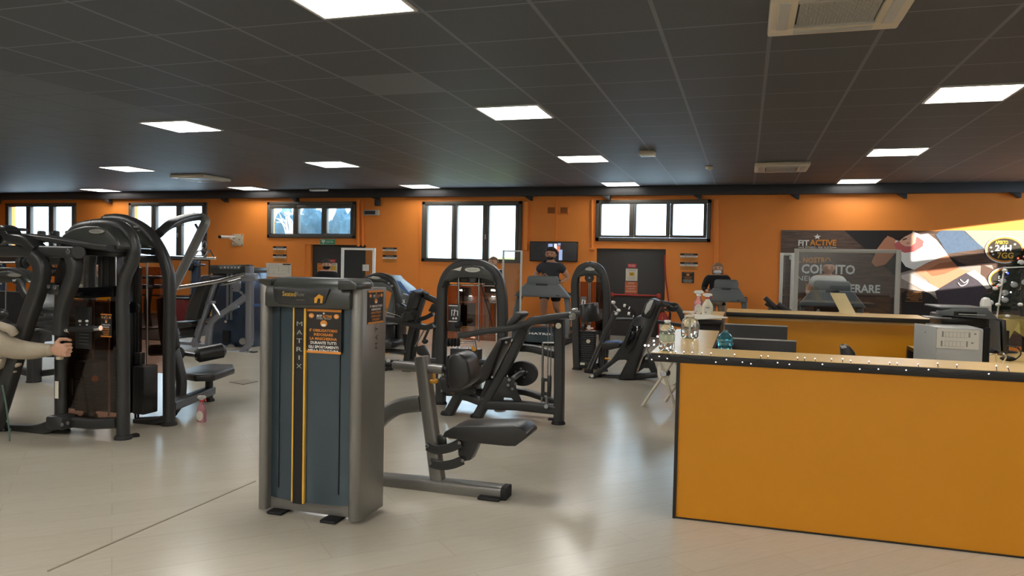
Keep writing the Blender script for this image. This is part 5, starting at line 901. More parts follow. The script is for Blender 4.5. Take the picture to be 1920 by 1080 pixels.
# fire hose drop and extinguisher by the fire door
e_ = V(1243, 604, YW-.25); T = thing('fire_extinguisher', 'red fire extinguisher on the floor right of the fire door', 'fire extinguisher', (e_.x, YW-.25, .0))
MB().lathe([(.085,0),(.09,.02),(.09,.40),(.06,.47),(.03,.5)], (e_.x, YW-.25, 0), (0,0,1), 18).build('cylinder', 'red', T); MB().cyl((e_.x,YW-.25,.49),(e_.x,YW-.25,.54),.03).box((e_.x+.03,YW-.25,.56),(.13,.03,.03),.006).build('valve', 'satin', T); MB().tube([(e_.x+.03,YW-.25,.55),(e_.x+.13,YW-.27,.5),(e_.x+.12,YW-.27,.3),(e_.x+.1,YW-.28,.18)], .014).build('hose', 'rubber', T); MB().bx(e_.x-.05,e_.x+.05,YW-.343,YW-.335,.2,.34).build('label', 'paper', T)
one(MB().tube(L([(1246,478),(1248,520),(1253,560),(1256,585),(1252,600),(1248,612)], YW-.05), .014, n=6), 'fire_hose_pipe', 'red', 'thin red pipe hanging on the wall beside the extinguisher', 'pipe')
# clear screens with white frames standing in the gym
def screen(label, x0, y0, x1, y1, Y, m='white', ry=.02, zb=.02, th=.02, tw=.05):
    a, b = V(x0, y0, Y), V(x1, y1, Y); T = thing('clear_screen', label, 'partition', ((a.x+b.x)/2, Y, 0), 'clear partition screens')
    f = MB().bx(a.x, a.x+tw, Y-ry, Y+ry, 0, a.z, .004).bx(b.x-tw, b.x, Y-ry, Y+ry, 0, a.z, .004).bx(a.x+tw, b.x-tw, Y-ry, Y+ry, a.z-tw*.8, a.z, .004).bx(a.x+tw, b.x-tw, Y-ry, Y+ry, .05, .09, .004); f.build('frame', m, T)
    MB().bx(a.x+tw*.8, b.x-tw*.8, Y-.003, Y+.003, .09, a.z-tw*.7).build('pane', 'plexi', T)
    for x in (a.x+tw/2, b.x-tw/2): MB().bx(x-.03, x+.03, Y-.2, Y+.2, 0, .03, .006).build('foot', m, T)
    return T
T1 = screen('clear screen with a white frame left of the notices by the exit door', 640.5, 464.5, 702, 600, 12.6)
a = V(683, 496, 12.59); b = V(689, 508, 12.59); MB().bx(a.x-.03, b.x+.03, 12.58, 12.592, b.z, a.z).build('sticker', 'lgrey', T1)
screen('narrow clear screen between the tallest window and the television', 942.5, 469, 976, 640, 12.0, 'lgrey', .015, tw=.03)
T3 = screen('wide clear screen with an aluminium frame in front of the white-shirted man', 1490, 466, 1685, 600, 10.3, 'lgrey', .025, tw=.055)
T4 = screen('edge-on aluminium framed screen left of the poster slogan', 1463, 474, 1486, 600, 11.4, 'lgrey', .02, tw=.045)
cl = V(569, 0, 12.6)
# ================================================================== THE DESK
ZD = .885; YF = 4.1
T = thing('reception_counter', 'long mustard front counter with a black-edged wooden top', 'counter', (1.5, YF+.2, 0))
MB().bx(-.32, 3.6, YF+.012, YF+.03, .004, ZD-.045).build('front_panel', 'desk', T); MB().bx(-.335, -.318, YF-.0, YF+.36, 0, ZD-.045).build('side_edge', 'edge', T); MB().bx(-.335, 3.6, YF+.003, YF+.02, -.0+.001, .008).build('plinth', 'edge', T)
MB().bx(-.475, 3.6, YF, YF+.37, ZD-.046, ZD-.001, .003).build('worktop_edge', 'edge', T); MB().bx(-.472, 3.6, YF+.003, YF+.367, ZD-.002, ZD+.002).build('worktop', 'wood', T); MB().bx(3.3, 3.34, YF+.03, YF+.37, 0, ZD-.046).build('support_panel', 'edge', T)
T = thing('counter_return', 'left counter return with bottles on its pale wooden top', 'counter', (-.33, 5.1, 0))
MB().bx(-.475, -.165, YF+.372, 5.75, ZD-.046, ZD-.001, .003).build('worktop_edge', 'edge', T); MB().bx(-.472, -.168, YF+.374, 5.747, ZD-.002, ZD+.002).build('worktop', 'wood', T)
MB().bx(-.30, -.20, YF+.5, 5.7, .004, ZD-.046).build('side_panel', 'edge', T)
T = thing('rear_counter', 'mustard rear counter behind the desks with a wooden top and black edge', 'counter', (.8, 8.6, 0))
MB().bx(-.18, 1.78, 8.3, 9.0, ZD-.046, ZD-.001, .003).build('worktop_edge', 'edge', T); MB().bx(-.177, 1.777, 8.303, 8.997, ZD-.002, ZD+.002).build('worktop', 'wood', T); MB().bx(-.16, 1.78, 8.38, 8.42, .004, ZD-.046).build('front_panel', 'desk', T)
MB().bx(-.16, 1.78, 8.365, 8.385, ZD-.075, ZD-.05).build('rail', 'wood', T)
T = thing('corner_shelf', 'small raised counter end holding the two spray bottles', 'counter', (-.4, 7.7, 0))
a = .885; MB().bx(-.52, -.185, 7.0, 8.28, a-.046, a-.001, .003).build('worktop_edge', 'edge', T); MB().bx(-.517, -.188, 7.003, 8.277, a-.002, a+.002).build('worktop', 'wood', T); MB().bx(-.40, -.2, 7.2, 8.26, .004, a-.046).build('side_panel', 'edge', T); MB().bx(-.41, -.385, 7.18, 7.2, 0.004, a-.046).build('edge_strip', 'steel', T)
for (r_, Y, l) in (((1302,605,1476,640), 6.85, 'upper of two dark desk screens inside the counter'), ((1325,632,1492.5,668), 5.9, 'lower of two dark desk screens inside the counter')):
    a, b = V(r_[0], r_[1], Y), V(r_[2], r_[3], Y); t = thing('desk_screen', l, 'desk', ((a.x+b.x)/2, Y+.2, 0)); x0 = max(a.x, -.155)
    MB().bx(x0, b.x, Y, Y+.03, .01, a.z, .004).build('panel', 'edge', t); MB().bx(x0, b.x, Y+.03, Y+.45, a.z-.08, a.z-.05, .004).build('desktop', 'wood', t); MB().bx(x0, b.x, Y-.002, Y+.032, a.z-.004, a.z+.003).build('top_strip', 'lgrey', t); MB().bx(b.x-.03, b.x, Y+.03, Y+.45, .0, a.z-.08).build('end_panel', 'edge', t)
# lower desk on the right with computer things
ZL = .62; T = thing('work_desk', 'low wooden desk with dark sides under the computers at right', 'desk', (1.9, 6.6, 0))
dp = [F(x, y, ZL) for x, y in ((1700,648),(1706,648.5),(1760,652),(1990,664),(1990,690),(1800,690),(1764,676))]
MB().prism([p-Ve((0,0,.02)) for p in dp], (0,0,.036), .006).build('desktop_edge', 'edge', T)
c = sum(dp, Ve())/len(dp); MB().prism([c+(p-c)*.985 for p in dp], (0,0,.005)).build('desktop', 'wood', T)
for p in (dp[0], dp[3], dp[4], dp[6]): q_ = c+(p-c)*.93; MB().bx(q_.x-.03, q_.x+.03, q_.y-.03, q_.y+.03, 0, ZL-.035, .005).build('leg', 'edge', T)
YM = dp[0].y
def at_z(x, y, z=ZL+.003): return F(x, y, z)
# white computer tower lying with a sheet on it
YPc = 6.05; a, b = V(1728,612,YPc), V(1843,662,YPc); zb_ = ZL+.004; T = thing('computer_tower', 'light grey computer case with a white printed sheet on its front', 'computer', ((a.x+b.x)/2, YPc+.2, zb_))
MB().bx(a.x+.1, b.x, YPc, YPc+.4, zb_, a.z, .012).build('case', 'lgrey', T); MB().prism([(a.x+.1, YPc, zb_+.01), (a.x+.1, YPc, a.z), (a.x, YPc+.22, a.z+.008), (a.x, YPc+.22, zb_+.01)], (.012,.012,0), .004).build('side_panel', 'lgrey', T)
p0, p1 = V(1757,617,YPc-.005), V(1835,656,YPc-.005); sh = MB().bx(p0.x, p1.x, YPc-.006, YPc-.003, p1.z, p0.z).build('sheet', 'paper', T); ln = MB(); W_, H_ = p1.x-p0.x, p0.z-p1.z
for u0, v0, u1, v1 in [(.12,.1,.16,.4),(.75,.12,.79,.38),(.1,.6,.14,.9),(.7,.58,.74,.88),(.88,.14,.93,.22),(.82,.62,.87,.7)]+[(.2+.09*i,.12,.205+.09*i,.4) for i in range(6)]+[(.2+.09*i,.6,.205+.09*i,.88) for i in range(5)]+[(.18,.12,.72,.13),(.18,.39,.72,.4),(.18,.6,.66,.61),(.18,.87,.66,.88)]: ln.bx(p0.x+u0*W_, p0.x+u1*W_, YPc-.0075, YPc-.005, p0.z-v1*H_, p0.z-v0*H_)
ln.build('table_print', 'print', sh); MB().bx(V(1776,660,YPc).x, V(1802,660,YPc).x, YPc-.004, YPc, zb_+.006, zb_+.014).build('drive_slot', 'dark', T); MB().box(V(1738,623,YPc+.1), (.03,.012,.004)).build('badge_plate', 'grey', T)
# printer on a stand behind the case
YPr = 6.5; a, b = V(1758,577,YPr), V(1852,612,YPr); T = thing('printer', 'black flatbed printer on top of a dark stand behind the grey case', 'printer', ((a.x+b.x)/2, YPr+.2, V(1750,612,YPr).z))
zt = a.z; z0 = V(1800,612,YPr).z
MB().bx(a.x+.03, b.x, YPr, YPr+.4, z0, zt-.05, .012).build('body', 'satin', T); MB().prism([(a.x-.01,YPr-.04,zt-.02),(a.x+.08,YPr-.04,zt),(b.x-.02,YPr-.04,zt),(b.x+.04,YPr-.04,zt-.06),(b.x+.01,YPr-.04,zt-.07),(a.x+.05,YPr-.04,zt-.055),(a.x-.01,YPr-.04,zt-.055)], (0,.1,0), .006).build('front_frame', 'grey', T)
MB().bx(a.x-.01, b.x-.02, YPr-.08, YPr+.4, zt-.001, zt+.012, .004).build('scanner_lid', 'grey', T); MB().bx(a.x+.09, b.x-.1, YPr-.095, YPr-.04, zt-.05, zt-.02).build('paper_slot', 'gloss', T); MB().bx(a.x-.1, a.x+.07, YPr-.14, YPr+.05, zt-.075, zt-.066, .003).build('output_tray', 'gun', T); MB().bx(a.x+.12, a.x+.3, YPr-.098, YPr-.09, zt-.042, zt-.036).build('tray_lip', 'lgrey', T)
S_ = thing('printer_stand', 'dark cabinet holding up the printer', 'cabinet', ((a.x+b.x)/2, YPr+.2, ZL)); MB().bx(a.x+.03, b.x+.02, YPr, YPr+.4, ZL+.003, z0-.002, .006).build('body', 'satin', S_); MB().bx(a.x+.06, b.x-.02, YPr-.008, YPr, ZL+.03, z0-.03, .004).build('door', 'rubber', S_)
# screen turned sideways
q0, q1 = at_z(1860,652), at_z(1888,668); T = thing('monitor', 'dark computer monitor turned sideways right of the grey case', 'monitor', ((q0+q1)/2)); ztm0, ztm1 = V(1849,592,q0.y).z, V(1882,600,q1.y).z
up = Ve((0,0,1)); d_ = (q1-q0).normalized(); n_ = d_.cross(up)
MB().prism([V(1849,592,q0.y), V(1882,600,q1.y), V(1885,664,q1.y), V(1852,650,q0.y)], n_*.035, .006).build('casing', 'satin', T); MB().prism([V(1851,595,q0.y)+n_*.019, V(1879,603,q1.y)+n_*.019, V(1881,661,q1.y)+n_*.019, V(1853,649,q0.y)+n_*.019], n_*.002).build('screen', 'grey', T)
MB().cyl((q0+q1)/2-n_*.05, (q0+q1)/2-n_*.05+Ve((0,0,.2)), .025).lathe([(.11,0),(.1,.012)], (q0+q1)/2-n_*.04, (0,0,1)).build('stand', 'satin', T)
kb = [at_z(x, y, ZL+.004) for x, y in ((1786,672),(1800,664),(1842,669),(1850,682),(1820,684))]
one(MB().prism([p+Ve((0,0,.01)) for p in kb], (0,0,.02), .004), 'keyboard', 'rubber', 'dark keyboard on the low desk behind the front counter', 'keyboard')
one(MB().tube([at_z(1868,678,ZL+.02), at_z(1868,664,ZL+.1), at_z(1880,663,ZL+.12), at_z(1886,670,ZL+.08), at_z(1880,680,ZL+.02)], .006, n=6), 'cable_loop', 'chrome', 'pale looped cable standing on the low desk', 'cable')
one(MB().tube([at_z(1888,648,ZL+.12), at_z(1908,652,ZL+.14), at_z(1914,664,ZL+.06), at_z(1904,674,ZL+.02)], .006, n=6), 'power_cable', 'rubber', 'black cable looping right of the sideways monitor', 'cable')
for i, (pts, l) in enumerate(((((1716,662),(1734,657),(1760,661),(1800,666),(1770,668),(1728,668)), 'grey folder lying at the desk edge before the computer case'), (((1812,664),(1838,660),(1862,664),(1846,668)), 'loose white sheet between the keyboard and the monitor'))):
    one(MB().prism([at_z(x, y, ZL+.004+.004*i) for x, y in pts], (0,0,.006)), 'paper_sheet', 'lgrey' if i == 0 else 'paper', l, 'paper')
mz = at_z(1882,676); T = thing('mouse_pad_stuff', 'small dark mouse on the low desk by the cable loop', 'mouse', mz); T.name = 'computer_mouse'; MB().ell(mz+Ve((0.03,0,.018)), (.06,.04,.02)).build('body', 'rubber', T); MB().box(mz+Ve((.03,-.0,.037)), (.01,.02,.006), .002).build('wheel', 'grey', T)
# office chair top
cz = V(1590,650,5.6); T = thing('office_chair', 'black chair whose curved back just shows over the front counter', 'chair', (cz.x, 5.6, 0))
bp = L([(1575,650),(1577,645.5),(1586,645),(1594,650),(1602,660),(1606,675),(1600,700),(1578,700)], 5.6); MB().prism(bp, (0,.07,0), .03, 3).build('backrest', 'vinyl', T); MB().prism(L([(1576,649),(1585,646.5),(1588,652),(1578,654)], 5.56), (0,.02,0), .004).build('trim', 'lgrey', T)
MB().box((cz.x, 5.75, .42), (.42,.4,.09), .04).build('seat', 'vinyl', T); MB().cyl((cz.x,5.75,.08),(cz.x,5.75,.4),.03).build('column', 'satin', T); MB().box((cz.x, 5.66, .52), (.06,.05,.3), .01).build('spine', 'satin', T); bs = MB()
for i in range(5): a_ = 2*PI*i/5; bs.tube([(cz.x,5.75,.09),(cz.x+.26*math.cos(a_),5.75+.26*math.sin(a_),.05)], .02); bs.ell((cz.x+.27*math.cos(a_),5.75+.27*math.sin(a_),.028), (.028,.028,.028), 8)
bs.build('base', 'satin', T)
# bottles and bits on the counters
def bottle(c, label, m, prof, extra=None, cat='bottle', name='water_bottle', sy=1.0):
    t = thing(name, label, cat, c); MB().lathe(prof, c, (0,0,1), 22, 1, sy).build('bottle', m, t); return t
c = F(1250,657,ZD+.003); s_ = S(1,1250,4.3)
t = bottle(c, 'clear plastic water bottle standing on the left end of the counter', 'clear', [(.036,0),(.043,.012),(.043,.045),(.038,.05),(.043,.055),(.043,.09),(.037,.096),(.043,.102),(.043,.118),(.036,.132),(.018,.146),(.015,.15),(.015,.158)])
MB().cyl(c+Ve((0,0,.156)), c+Ve((0,0,.168)), .018).build('cap', 'wht', t); MB().lathe([(.0435,.052),(.0438,.09)], c, (0,0,1), 22).build('label', mat('pale_green_label', (196,206,176), .5, alpha=.55), t)
c = F(1293,634,ZD+.003)
t = bottle(c, 'clear pump bottle of sanitiser beside the water bottle', 'clear', [(.045,0),(.056,.012),(.057,.07),(.056,.1),(.046,.122),(.026,.132),(.026,.138)], sy=.7)
MB().cyl(c+Ve((0,0,.136)), c+Ve((0,0,.152)), .03).cyl(c+Ve((0,0,.15)), c+Ve((0,0,.168)), .01).box(c+Ve((-.01,0,.17)), (.075,.03,.014), .005).build('pump', 'iv', t); MB().cyl(c+Ve((0,0,.01)), c+Ve((0,0,.14)), .006).build('dip_tube', 'wht', t)
c = F(1359,655,ZD-.09); c = Ve((V(1359,655,4.62).x, 4.62, V(1359,656,4.62).z-.01))
t = bottle(c, 'crumpled blue plastic bottle behind the front counter edge', 'blueb', [(.03,0),(.044,.012),(.038,.028),(.049,.045),(.043,.06),(.05,.078),(.034,.1),(.017,.112),(.016,.126)], sy=.8)
B = thing('bottle_shelf', 'narrow hidden ledge behind the counter holding the blue bottle', 'shelf', (c.x, c.y, c.z-.03)); MB().bx(c.x-.12, c.x+.12, YF+.373, c.y+.08, c.z-.022, c.z-.002, .003).build('board', 'edge', B); MB().bx(c.x-.1, c.x-.08, YF+.373, c.y+.06, c.z-.1, c.z-.022).bx(c.x+.08, c.x+.1, YF+.373, c.y+.06, c.z-.1, c.z-.022).build('bracket', 'edge', B)
spray(F(1309,591,ZD+.003), 'spray_bottle', 'pink spray bottle with a white head, left of the pair on the counter', 'liqp', 'wht', 'wht', 1.12, .215, True, 'print'); spray(F(1326,592,ZD+.003), 'spray_bottle', 'cream spray bottle with a red trigger, right of the pair on the counter', 'creamb', 'wht', 'redp', 1.1, .195, True, 'blue')
cl_ = [F(x, y, ZD+.004) for x, y in ((1283,594),(1300,590),(1340,593),(1365,597),(1330,599),(1296,600))]
one(MB().prism([p+Ve((0,0,.006)) for p in cl_], (0,0,.01), .003), 'cleaning_cloth', 'paper', 'white cloth lying before the two spray bottles', 'cloth')
# leaning wooden board on the rear counter
q0 = [V(1556,549,8.75), V(1584.5,550,8.75), V(1606,593,8.5), V(1577,592,8.5)]
for p in q0[2:]: p.z = ZD+.006
T = thing('menu_board', 'pale wooden board leaning back on the rear counter', 'board', (q0[0]+q0[2])/2*1); T.location.z = ZD; OFF[T.as_pointer()] = Ve(T.location); MB().prism(q0, (0,.012,0), .002).build('board', mat('pale_pine', (206,184,136), .5, 0, .12, 12), T); MB().prism([q0[0].lerp(q0[1],.4)+Ve((0,.015,0)), q0[0].lerp(q0[1],.6)+Ve((0,.015,0)), Ve((q0[0].lerp(q0[2],.5).x+.1, 8.9, ZD+.003)), Ve((q0[0].lerp(q0[2],.5).x, 8.9, ZD+.003))], (0,.008,0)).build('prop', 'wood', T)
# headset / hand tools bundle at left of the rear counter
YU = 9.6; T = thing('exercise_bike', 'dark exercise bike handles rising behind the rear counter', 'exercise bike', (V(1465,600,YU).x, YU, 0))
MB().tube(L([(1434,558),(1445,568),(1462,584),(1480,600)], YU), .03, n=8).tube(L([(1435,569),(1450,578),(1466,590)], YU+.1), .022, n=8).build('handlebar', 'satin', T); MB().prism(L([(1437,580),(1444,577),(1452,584),(1460,590),(1440,588)], YU), (0,.12,0), .02).build('seat', 'vinyl', T); MB().tube(L([(1458,570),(1470,578),(1484,588),(1494,600)], YU), .035, n=8).build('frame_tube', 'satin', T); MB().prism(L([(1470,575),(1484,582),(1500,596),(1480,596)], YU+.1), (0,.1,0), .02).build('console', 'grey', T)
MB().sq([V(1480,600,YU), V(1482,640,YU), (V(1482,640,YU).x, YU, .05)], .04, .04).build('post', 'satin', T); MB().box((V(1482,640,YU).x, YU, .04), (.7,.25,.07), .02).build('base', 'satin', T)
# folding stool with a roll under the counter overhang
YZ = 7.3; T = thing('folding_stand', 'white folding X-leg stand tucked under the counter end', 'stand', (V(1245,755,YZ).x, YZ, 0)); zt = V(1250,676,YZ).z
def gp(x, y): p = F(x, y); return p
for (x0, y0, x1, y1, dy) in ((1209,755,1262,676,0), (1272,757,1236,676,0), (1252,745,1290,690,.35), (1290,752,1250,690,.35)):
    a, b = F(x0, y0), V(x1, y1, YZ+dy); a.y = YZ+dy; MB().cyl((a.x, a.y, .0), b, .014, 8).build('leg', 'iv', T)
MB().cyl(V(1244,701,YZ-.02), V(1244,701,YZ+.02), .03).build('hinge', 'steel', T); MB().sq([V(1236,676,YZ), V(1262,676,YZ)], .012, .015, False).build('top_bar', 'iv', T)
RB = thing('paper_roll', 'large white roll hanging in the folding stand', 'roll', V(1260,722,YZ+.2)); MB().lathe([(.03,0),(.125,.002),(.125,.3),(.03,.302)], V(1252,699,YZ+.06), (.5,.85,0), 26).build('roll', 'paper', RB); MB().lathe([(.03,0),(.03,.002)], V(1252,699,YZ+.055), (.5,.85,0), 16).build('core', 'satin', RB)
# fairy lights along the counter edge
T = thing('fairy_lights', 'string of tiny white fairy lights along the front counter edge', 'string lights', (1.0, YF-.004, ZD-.03)); rd = random.Random(5)
bul = [(1222,674),(1236,668),(1251,672),(1267,665),(1282,667),(1298,662),(1316,662),(1333,665),(1342,679),(1362,674),(1377,668),(1392,679),(1408,682),(1427,670),(1440,669),(1458,680),(1480,683),(1495,679),(1509,671),(1528,674),(1542,683),(1559,673),(1580,673),(1595,678),(1612,692),(1629,684),(1647,692),(1668,680),(1682,681),(1699,694),(1721,684),(1741,693),(1758,681),(1794,684),(1854,701),(1868,686),(1889,688)]
wire = []
for x, y in bul:
    p = V(x, y, YF-.006); edge_y = 662+(x-1222)*.0487
    if y < edge_y+4: p = V(x, y, YF+.02); p.z = max(p.z, ZD+.012)
    MB().ell(p, (.003, .003, .003), 8).build('bulb', 'led', T)
    base = Ve((p.x+rd.uniform(-.004,.004), YF-.004, ZD-.01+rd.uniform(-.02,.008))); MB().tube([base, p], .0018, n=5, smooth=False).build('bulb_stem', 'rubber', T); wire.append(base)
MB().tube(wire, .0018, n=5).build('wire', 'rubber', T)
for x, y in ((1233,631),(1226,639),(1216,649),(1226,646),(1209,664)): p = V(x, y, YF+.25); p.z = max(p.z, ZD+.012); MB().ell(p, (.006,.006,.006), 8).build('bulb', 'led', T)
MB().tube([V(1233,632,YF+.25), V(1225,645,YF+.2), V(1214,655,YF+.1), V(1222,668,YF-.005)], .002, n=5).build('wire', 'rubber', T)
# Christmas tree at the right edge on a gold cloth table
YX = 9.2; cx_ = V(1896,600,YX).x; T = thing('display_table', 'side table under a shiny gold cloth at the right edge', 'table', (cx_, YX, 0)); zt = V(1880,592,YX).z-.02
a = V(1868,592,YX).x; MB().bx(a, a+1.2, YX-.7, YX+.5, zt-.04, zt, .01).build('tabletop', 'edge', T); 
for x, y in ((a+.1,YX-.6),(a+1.1,YX-.6),(a+.1,YX+.4),(a+1.1,YX+.4)): MB().bx(x-.03, x+.03, y-.03, y+.03, 0, zt-.04).build('leg', 'edge', T)
cm = bmesh.new(); bmesh.ops.create_grid(cm, x_segments=24, y_segments=24, size=.5); rd = random.Random(2)
for v in cm.verts:
    u_, w__ = v.co.x, v.co.y; v.co = Ve((a+.58+u_*1.26, YX-.1+w__*1.3, zt+.004)); ex = max(abs(u_), abs(w__))
    if ex > .46: v.co.z -= (ex-.46)*5*(.6+.4*math.sin(13*(u_+w__)))
    v.co.z += .006*math.sin(40*u_)*math.sin(33*w__)+.005
bmesh.ops.solidify(cm, geom=cm.faces[:], thickness=.003); one(MB().add(cm), 'gold_cloth', 'gold', 'shiny crumpled gold cloth on the side table', 'cloth')
T = thing('christmas_tree', 'decorated Christmas tree with lights at the right edge', 'Christmas tree', (cx_+.1, YX, zt+.02)); fo = MB(); rd = random.Random(11); tz0, tz1 = zt+.02, V(1900,470,YX).z
MB().cyl((cx_+.1,YX,tz0), (cx_+.1,YX,tz1-.05), .025).build('trunk', 'frame', T)
def cone_r(z): return .40*max(.05, (tz1-z)/(tz1-tz0))**.8
for i in range(900):
    z = tz0+.05+(tz1-tz0-.06)*rd.random()**1.4; a_ = rd.uniform(0, 2*PI); r_ = cone_r(z)*rd.uniform(.45,1.05); p = Ve((cx_+.1+r_*math.cos(a_), YX+r_*math.sin(a_), z)); d_ = Ve((math.cos(a_), math.sin(a_), rd.uniform(-.5,.2))).normalized(); s_ = d_.orthogonal().normalized()*.008
    fo.raw([p-d_*.05-s_, p-d_*.05+s_, p+d_*.05+s_*.4, p+d_*.05-s_*.4, p-d_*.05+Ve((0,0,.012)), p+d_*.05+Ve((0,0,.008))], [(0,1,2,3),(0,4,5,3),(1,4,5,2)])
fo.build('foliage', 'pine', T, smooth=False)
for i in range(34):
    z = tz0+.05+(tz1-tz0-.1)*rd.random(); a_ = rd.uniform(PI, 2*PI); r_ = cone_r(z)*1.04; m = ('led','blued','led','redled','led')[i%5]; MB().ell((cx_+.1+r_*math.cos(a_), YX+r_*math.sin(a_), z), (.009,.009,.009), 6).build('light', m, T)
for i in range(12):
    z = tz0+.05+(tz1-tz0-.15)*rd.random(); a_ = rd.uniform(PI*1.05, 1.95*PI); r_ = cone_r(z)*1.03; MB().ell((cx_+.1+r_*math.cos(a_), YX+r_*math.sin(a_), z), (.034,.034,.03), 12).build('bauble', 'wht', T)
YX2 = 8.35; T = thing('clear_screen', 'small clear screen with a thin white edge before the Christmas tree', 'partition', V(1890,610,YX2), 'clear partition screens'); q_ = L([(1883,502),(1990,498),(1990,600),(1869,597)], YX2)
MB().prism(q_, (0,.006,0)).build('pane', 'plexi', T); MB().tube([q_[3], q_[0]], .008, n=6).tube([q_[0], q_[1]], .006, n=6).build('edge_strip', 'white', T)
for i, (x, y) in enumerate(((1866,541),(1874,535),(1871,571),(1913,571),(1889,593),(1884,507))): MB().ell(V(x,y,YX2-.03), (S(4.5,x,YX2),.03,S(3.5,x,YX2)), 10).build('pompom', 'wht', T)
T = thing('white_dispenser', 'tall white rounded dispenser between the printer and the tree', 'dispenser', V(1848,596,8.0)); MB().prism(L([(1839,592),(1839,568),(1842,560),(1848,557),(1854,559),(1857,568),(1857,592)], 8.0), (0,.09,0), .012, 3).build('body', 'white', T); MB().prism(L([(1839,574),(1857,574),(1857,575.5),(1839,575.5)], 7.95), (0,.01,0)).build('seam', 'lgrey', T)
p = V(1848,592,8.0); st = thing('dispenser_stand', 'slim dark post carrying the white dispenser', 'stand', (p.x, 8.0, ZL+.006)); MB().cyl((p.x,8.0,ZL+.006),(p.x,8.0,p.z-.001),.03).build('post', 'satin', st); MB().lathe([(.16,0),(.15,.02)], (p.x,8.0,ZL+.006), (0,0,1)).build('base', 'satin', st)
# ================================================================== PEOPLE
def evalmesh(o):
    dg = bpy.context.evaluated_depsgraph_get(); me = bpy.data.meshes.new_from_object(o.evaluated_get(dg)); old = o.data; bpy.data.objects.remove(o); bpy.data.meshes.remove(old); return me
def skin_mb(mb, J, edges, root, sub=2):
    """grow a tapering surface along connected joints J = {name: (x,y,z,r)}"""
    names = list(J); me = bpy.data.meshes.new('s'); me.from_pydata([J[n][:3] for n in names], [(names.index(a), names.index(b)) for a, b in edges], [])
    o = bpy.data.objects.new('s', me); C.objects.link(o); md = o.modifiers.new('k', 'SKIN'); md.use_smooth_shade = True
    for i, n in enumerate(names):
        sv = me.skin_vertices[0].data[i]; r = J[n][3]; sv.radius = r if isinstance(r, tuple) else (r, r); sv.use_root = n == root
    o.modifiers.new('u', 'SUBSURF').levels = sub; e = evalmesh(o)
    base = len(mb.v); mb.v += [v.co.copy() for v in e.vertices]; mb.f += [[i+base for i in p.vertices] for p in e.polygons]; bpy.data.meshes.remove(e); return mb
def remesh(mb, vox):
    me = bpy.data.meshes.new('r'); me.from_pydata(mb.v, [], mb.f); o = bpy.data.objects.new('r', me); C.objects.link(o); md = o.modifiers.new('r', 'REMESH'); md.mode = 'VOXEL'; md.voxel_size = vox; md.use_smooth_shade = True
    sm = o.modifiers.new('s', 'SMOOTH'); sm.factor = .5; sm.iterations = 2
    e = evalmesh(o); out = MB(); out.v = [v.co.copy() for v in e.vertices]; out.f = [list(p.vertices) for p in e.polygons]; bpy.data.meshes.remove(e)
    par = list(range(len(out.v)))
    def find(i):
        while par[i] != i: par[i] = par[par[i]]; i = par[i]
        return i
    for f in out.f:
        a = find(f[0])
        for i in f[1:]: par[find(i)] = a
    cnt = {}
    for i in range(len(out.v)): cnt[find(i)] = cnt.get(find(i), 0)+1
    big = max(cnt.values()); keep = {k for k, c_ in cnt.items() if c_ > .1*big}; mp = {}; o2 = MB()
    for i, v in enumerate(out.v):
        if find(i) in keep: mp[i] = len(o2.v); o2.v.append(v)
    o2.f = [[mp[i] for i in f] for f in out.f if f[0] in mp]; return o2
def hand(mb, wr, d, n, s, curl=.5, side=1, spread=.12, thumb=.9):
    """palm, four unequal fingers and a thumb; d = pointing, n = palm normal (fingers curl towards n)"""
    d, n = Ve(d).normalized(), Ve(n); n = (n-d*n.dot(d)).normalized(); a = d.cross(n)*side; wr = Ve(wr)
    R = Mx((a, d, n)).transposed(); mb.ell(wr+d*.045*s, (.040*s, .056*s, .017*s), 12, R)
    for i, ln in enumerate((.066,.074,.069,.054)):
        p = wr+d*.088*s+a*((1.5-i)*.021*s); pts = [wr+d*.055*s+a*((1.5-i)*.017*s), p]; ang = 0; dd = d+a*((1.5-i)*spread*.25); dd.normalize()
        for k, f in enumerate((.45,.32,.25)): ang += curl*(1.0, 1.15, .75)[k]*1.1; q = dd*math.cos(ang)+n*math.sin(ang); p = p+q*(ln*f*1.15*s); pts.append(p)
        mb.tube(pts, .0098*s, n=8, smooth=False, taper=(1.05,.78)); mb.ell(pts[-1], (.008*s,)*3, 6)
    b = wr+d*.022*s+a*.030*s; t1 = b+(d*.45+a*.75+n*.35*thumb).normalized()*.036*s; t2 = t1+(d*.75+a*.25*(1-thumb)+n*.6*thumb).normalized()*.030*s; t3 = t2+(d*.75-a*.3*thumb+n*.6*thumb).normalized()*.024*s
    mb.tube([b, t1, t2, t3], .0118*s, n=8, smooth=False, taper=(1.15,.8)); mb.ell(t3, (.009*s,)*3, 6); return mb
def skull(p):      # unit sphere to head, face towards -y
    x, y, z = p; f = max(0, -y)
    if z < 0: x *= 1-.26*(-z)**1.2; y *= 1-.10*(-z)
    if y < 0 and z < -.2: y *= 1-.06*(-z)
    return Ve((x, y, z))
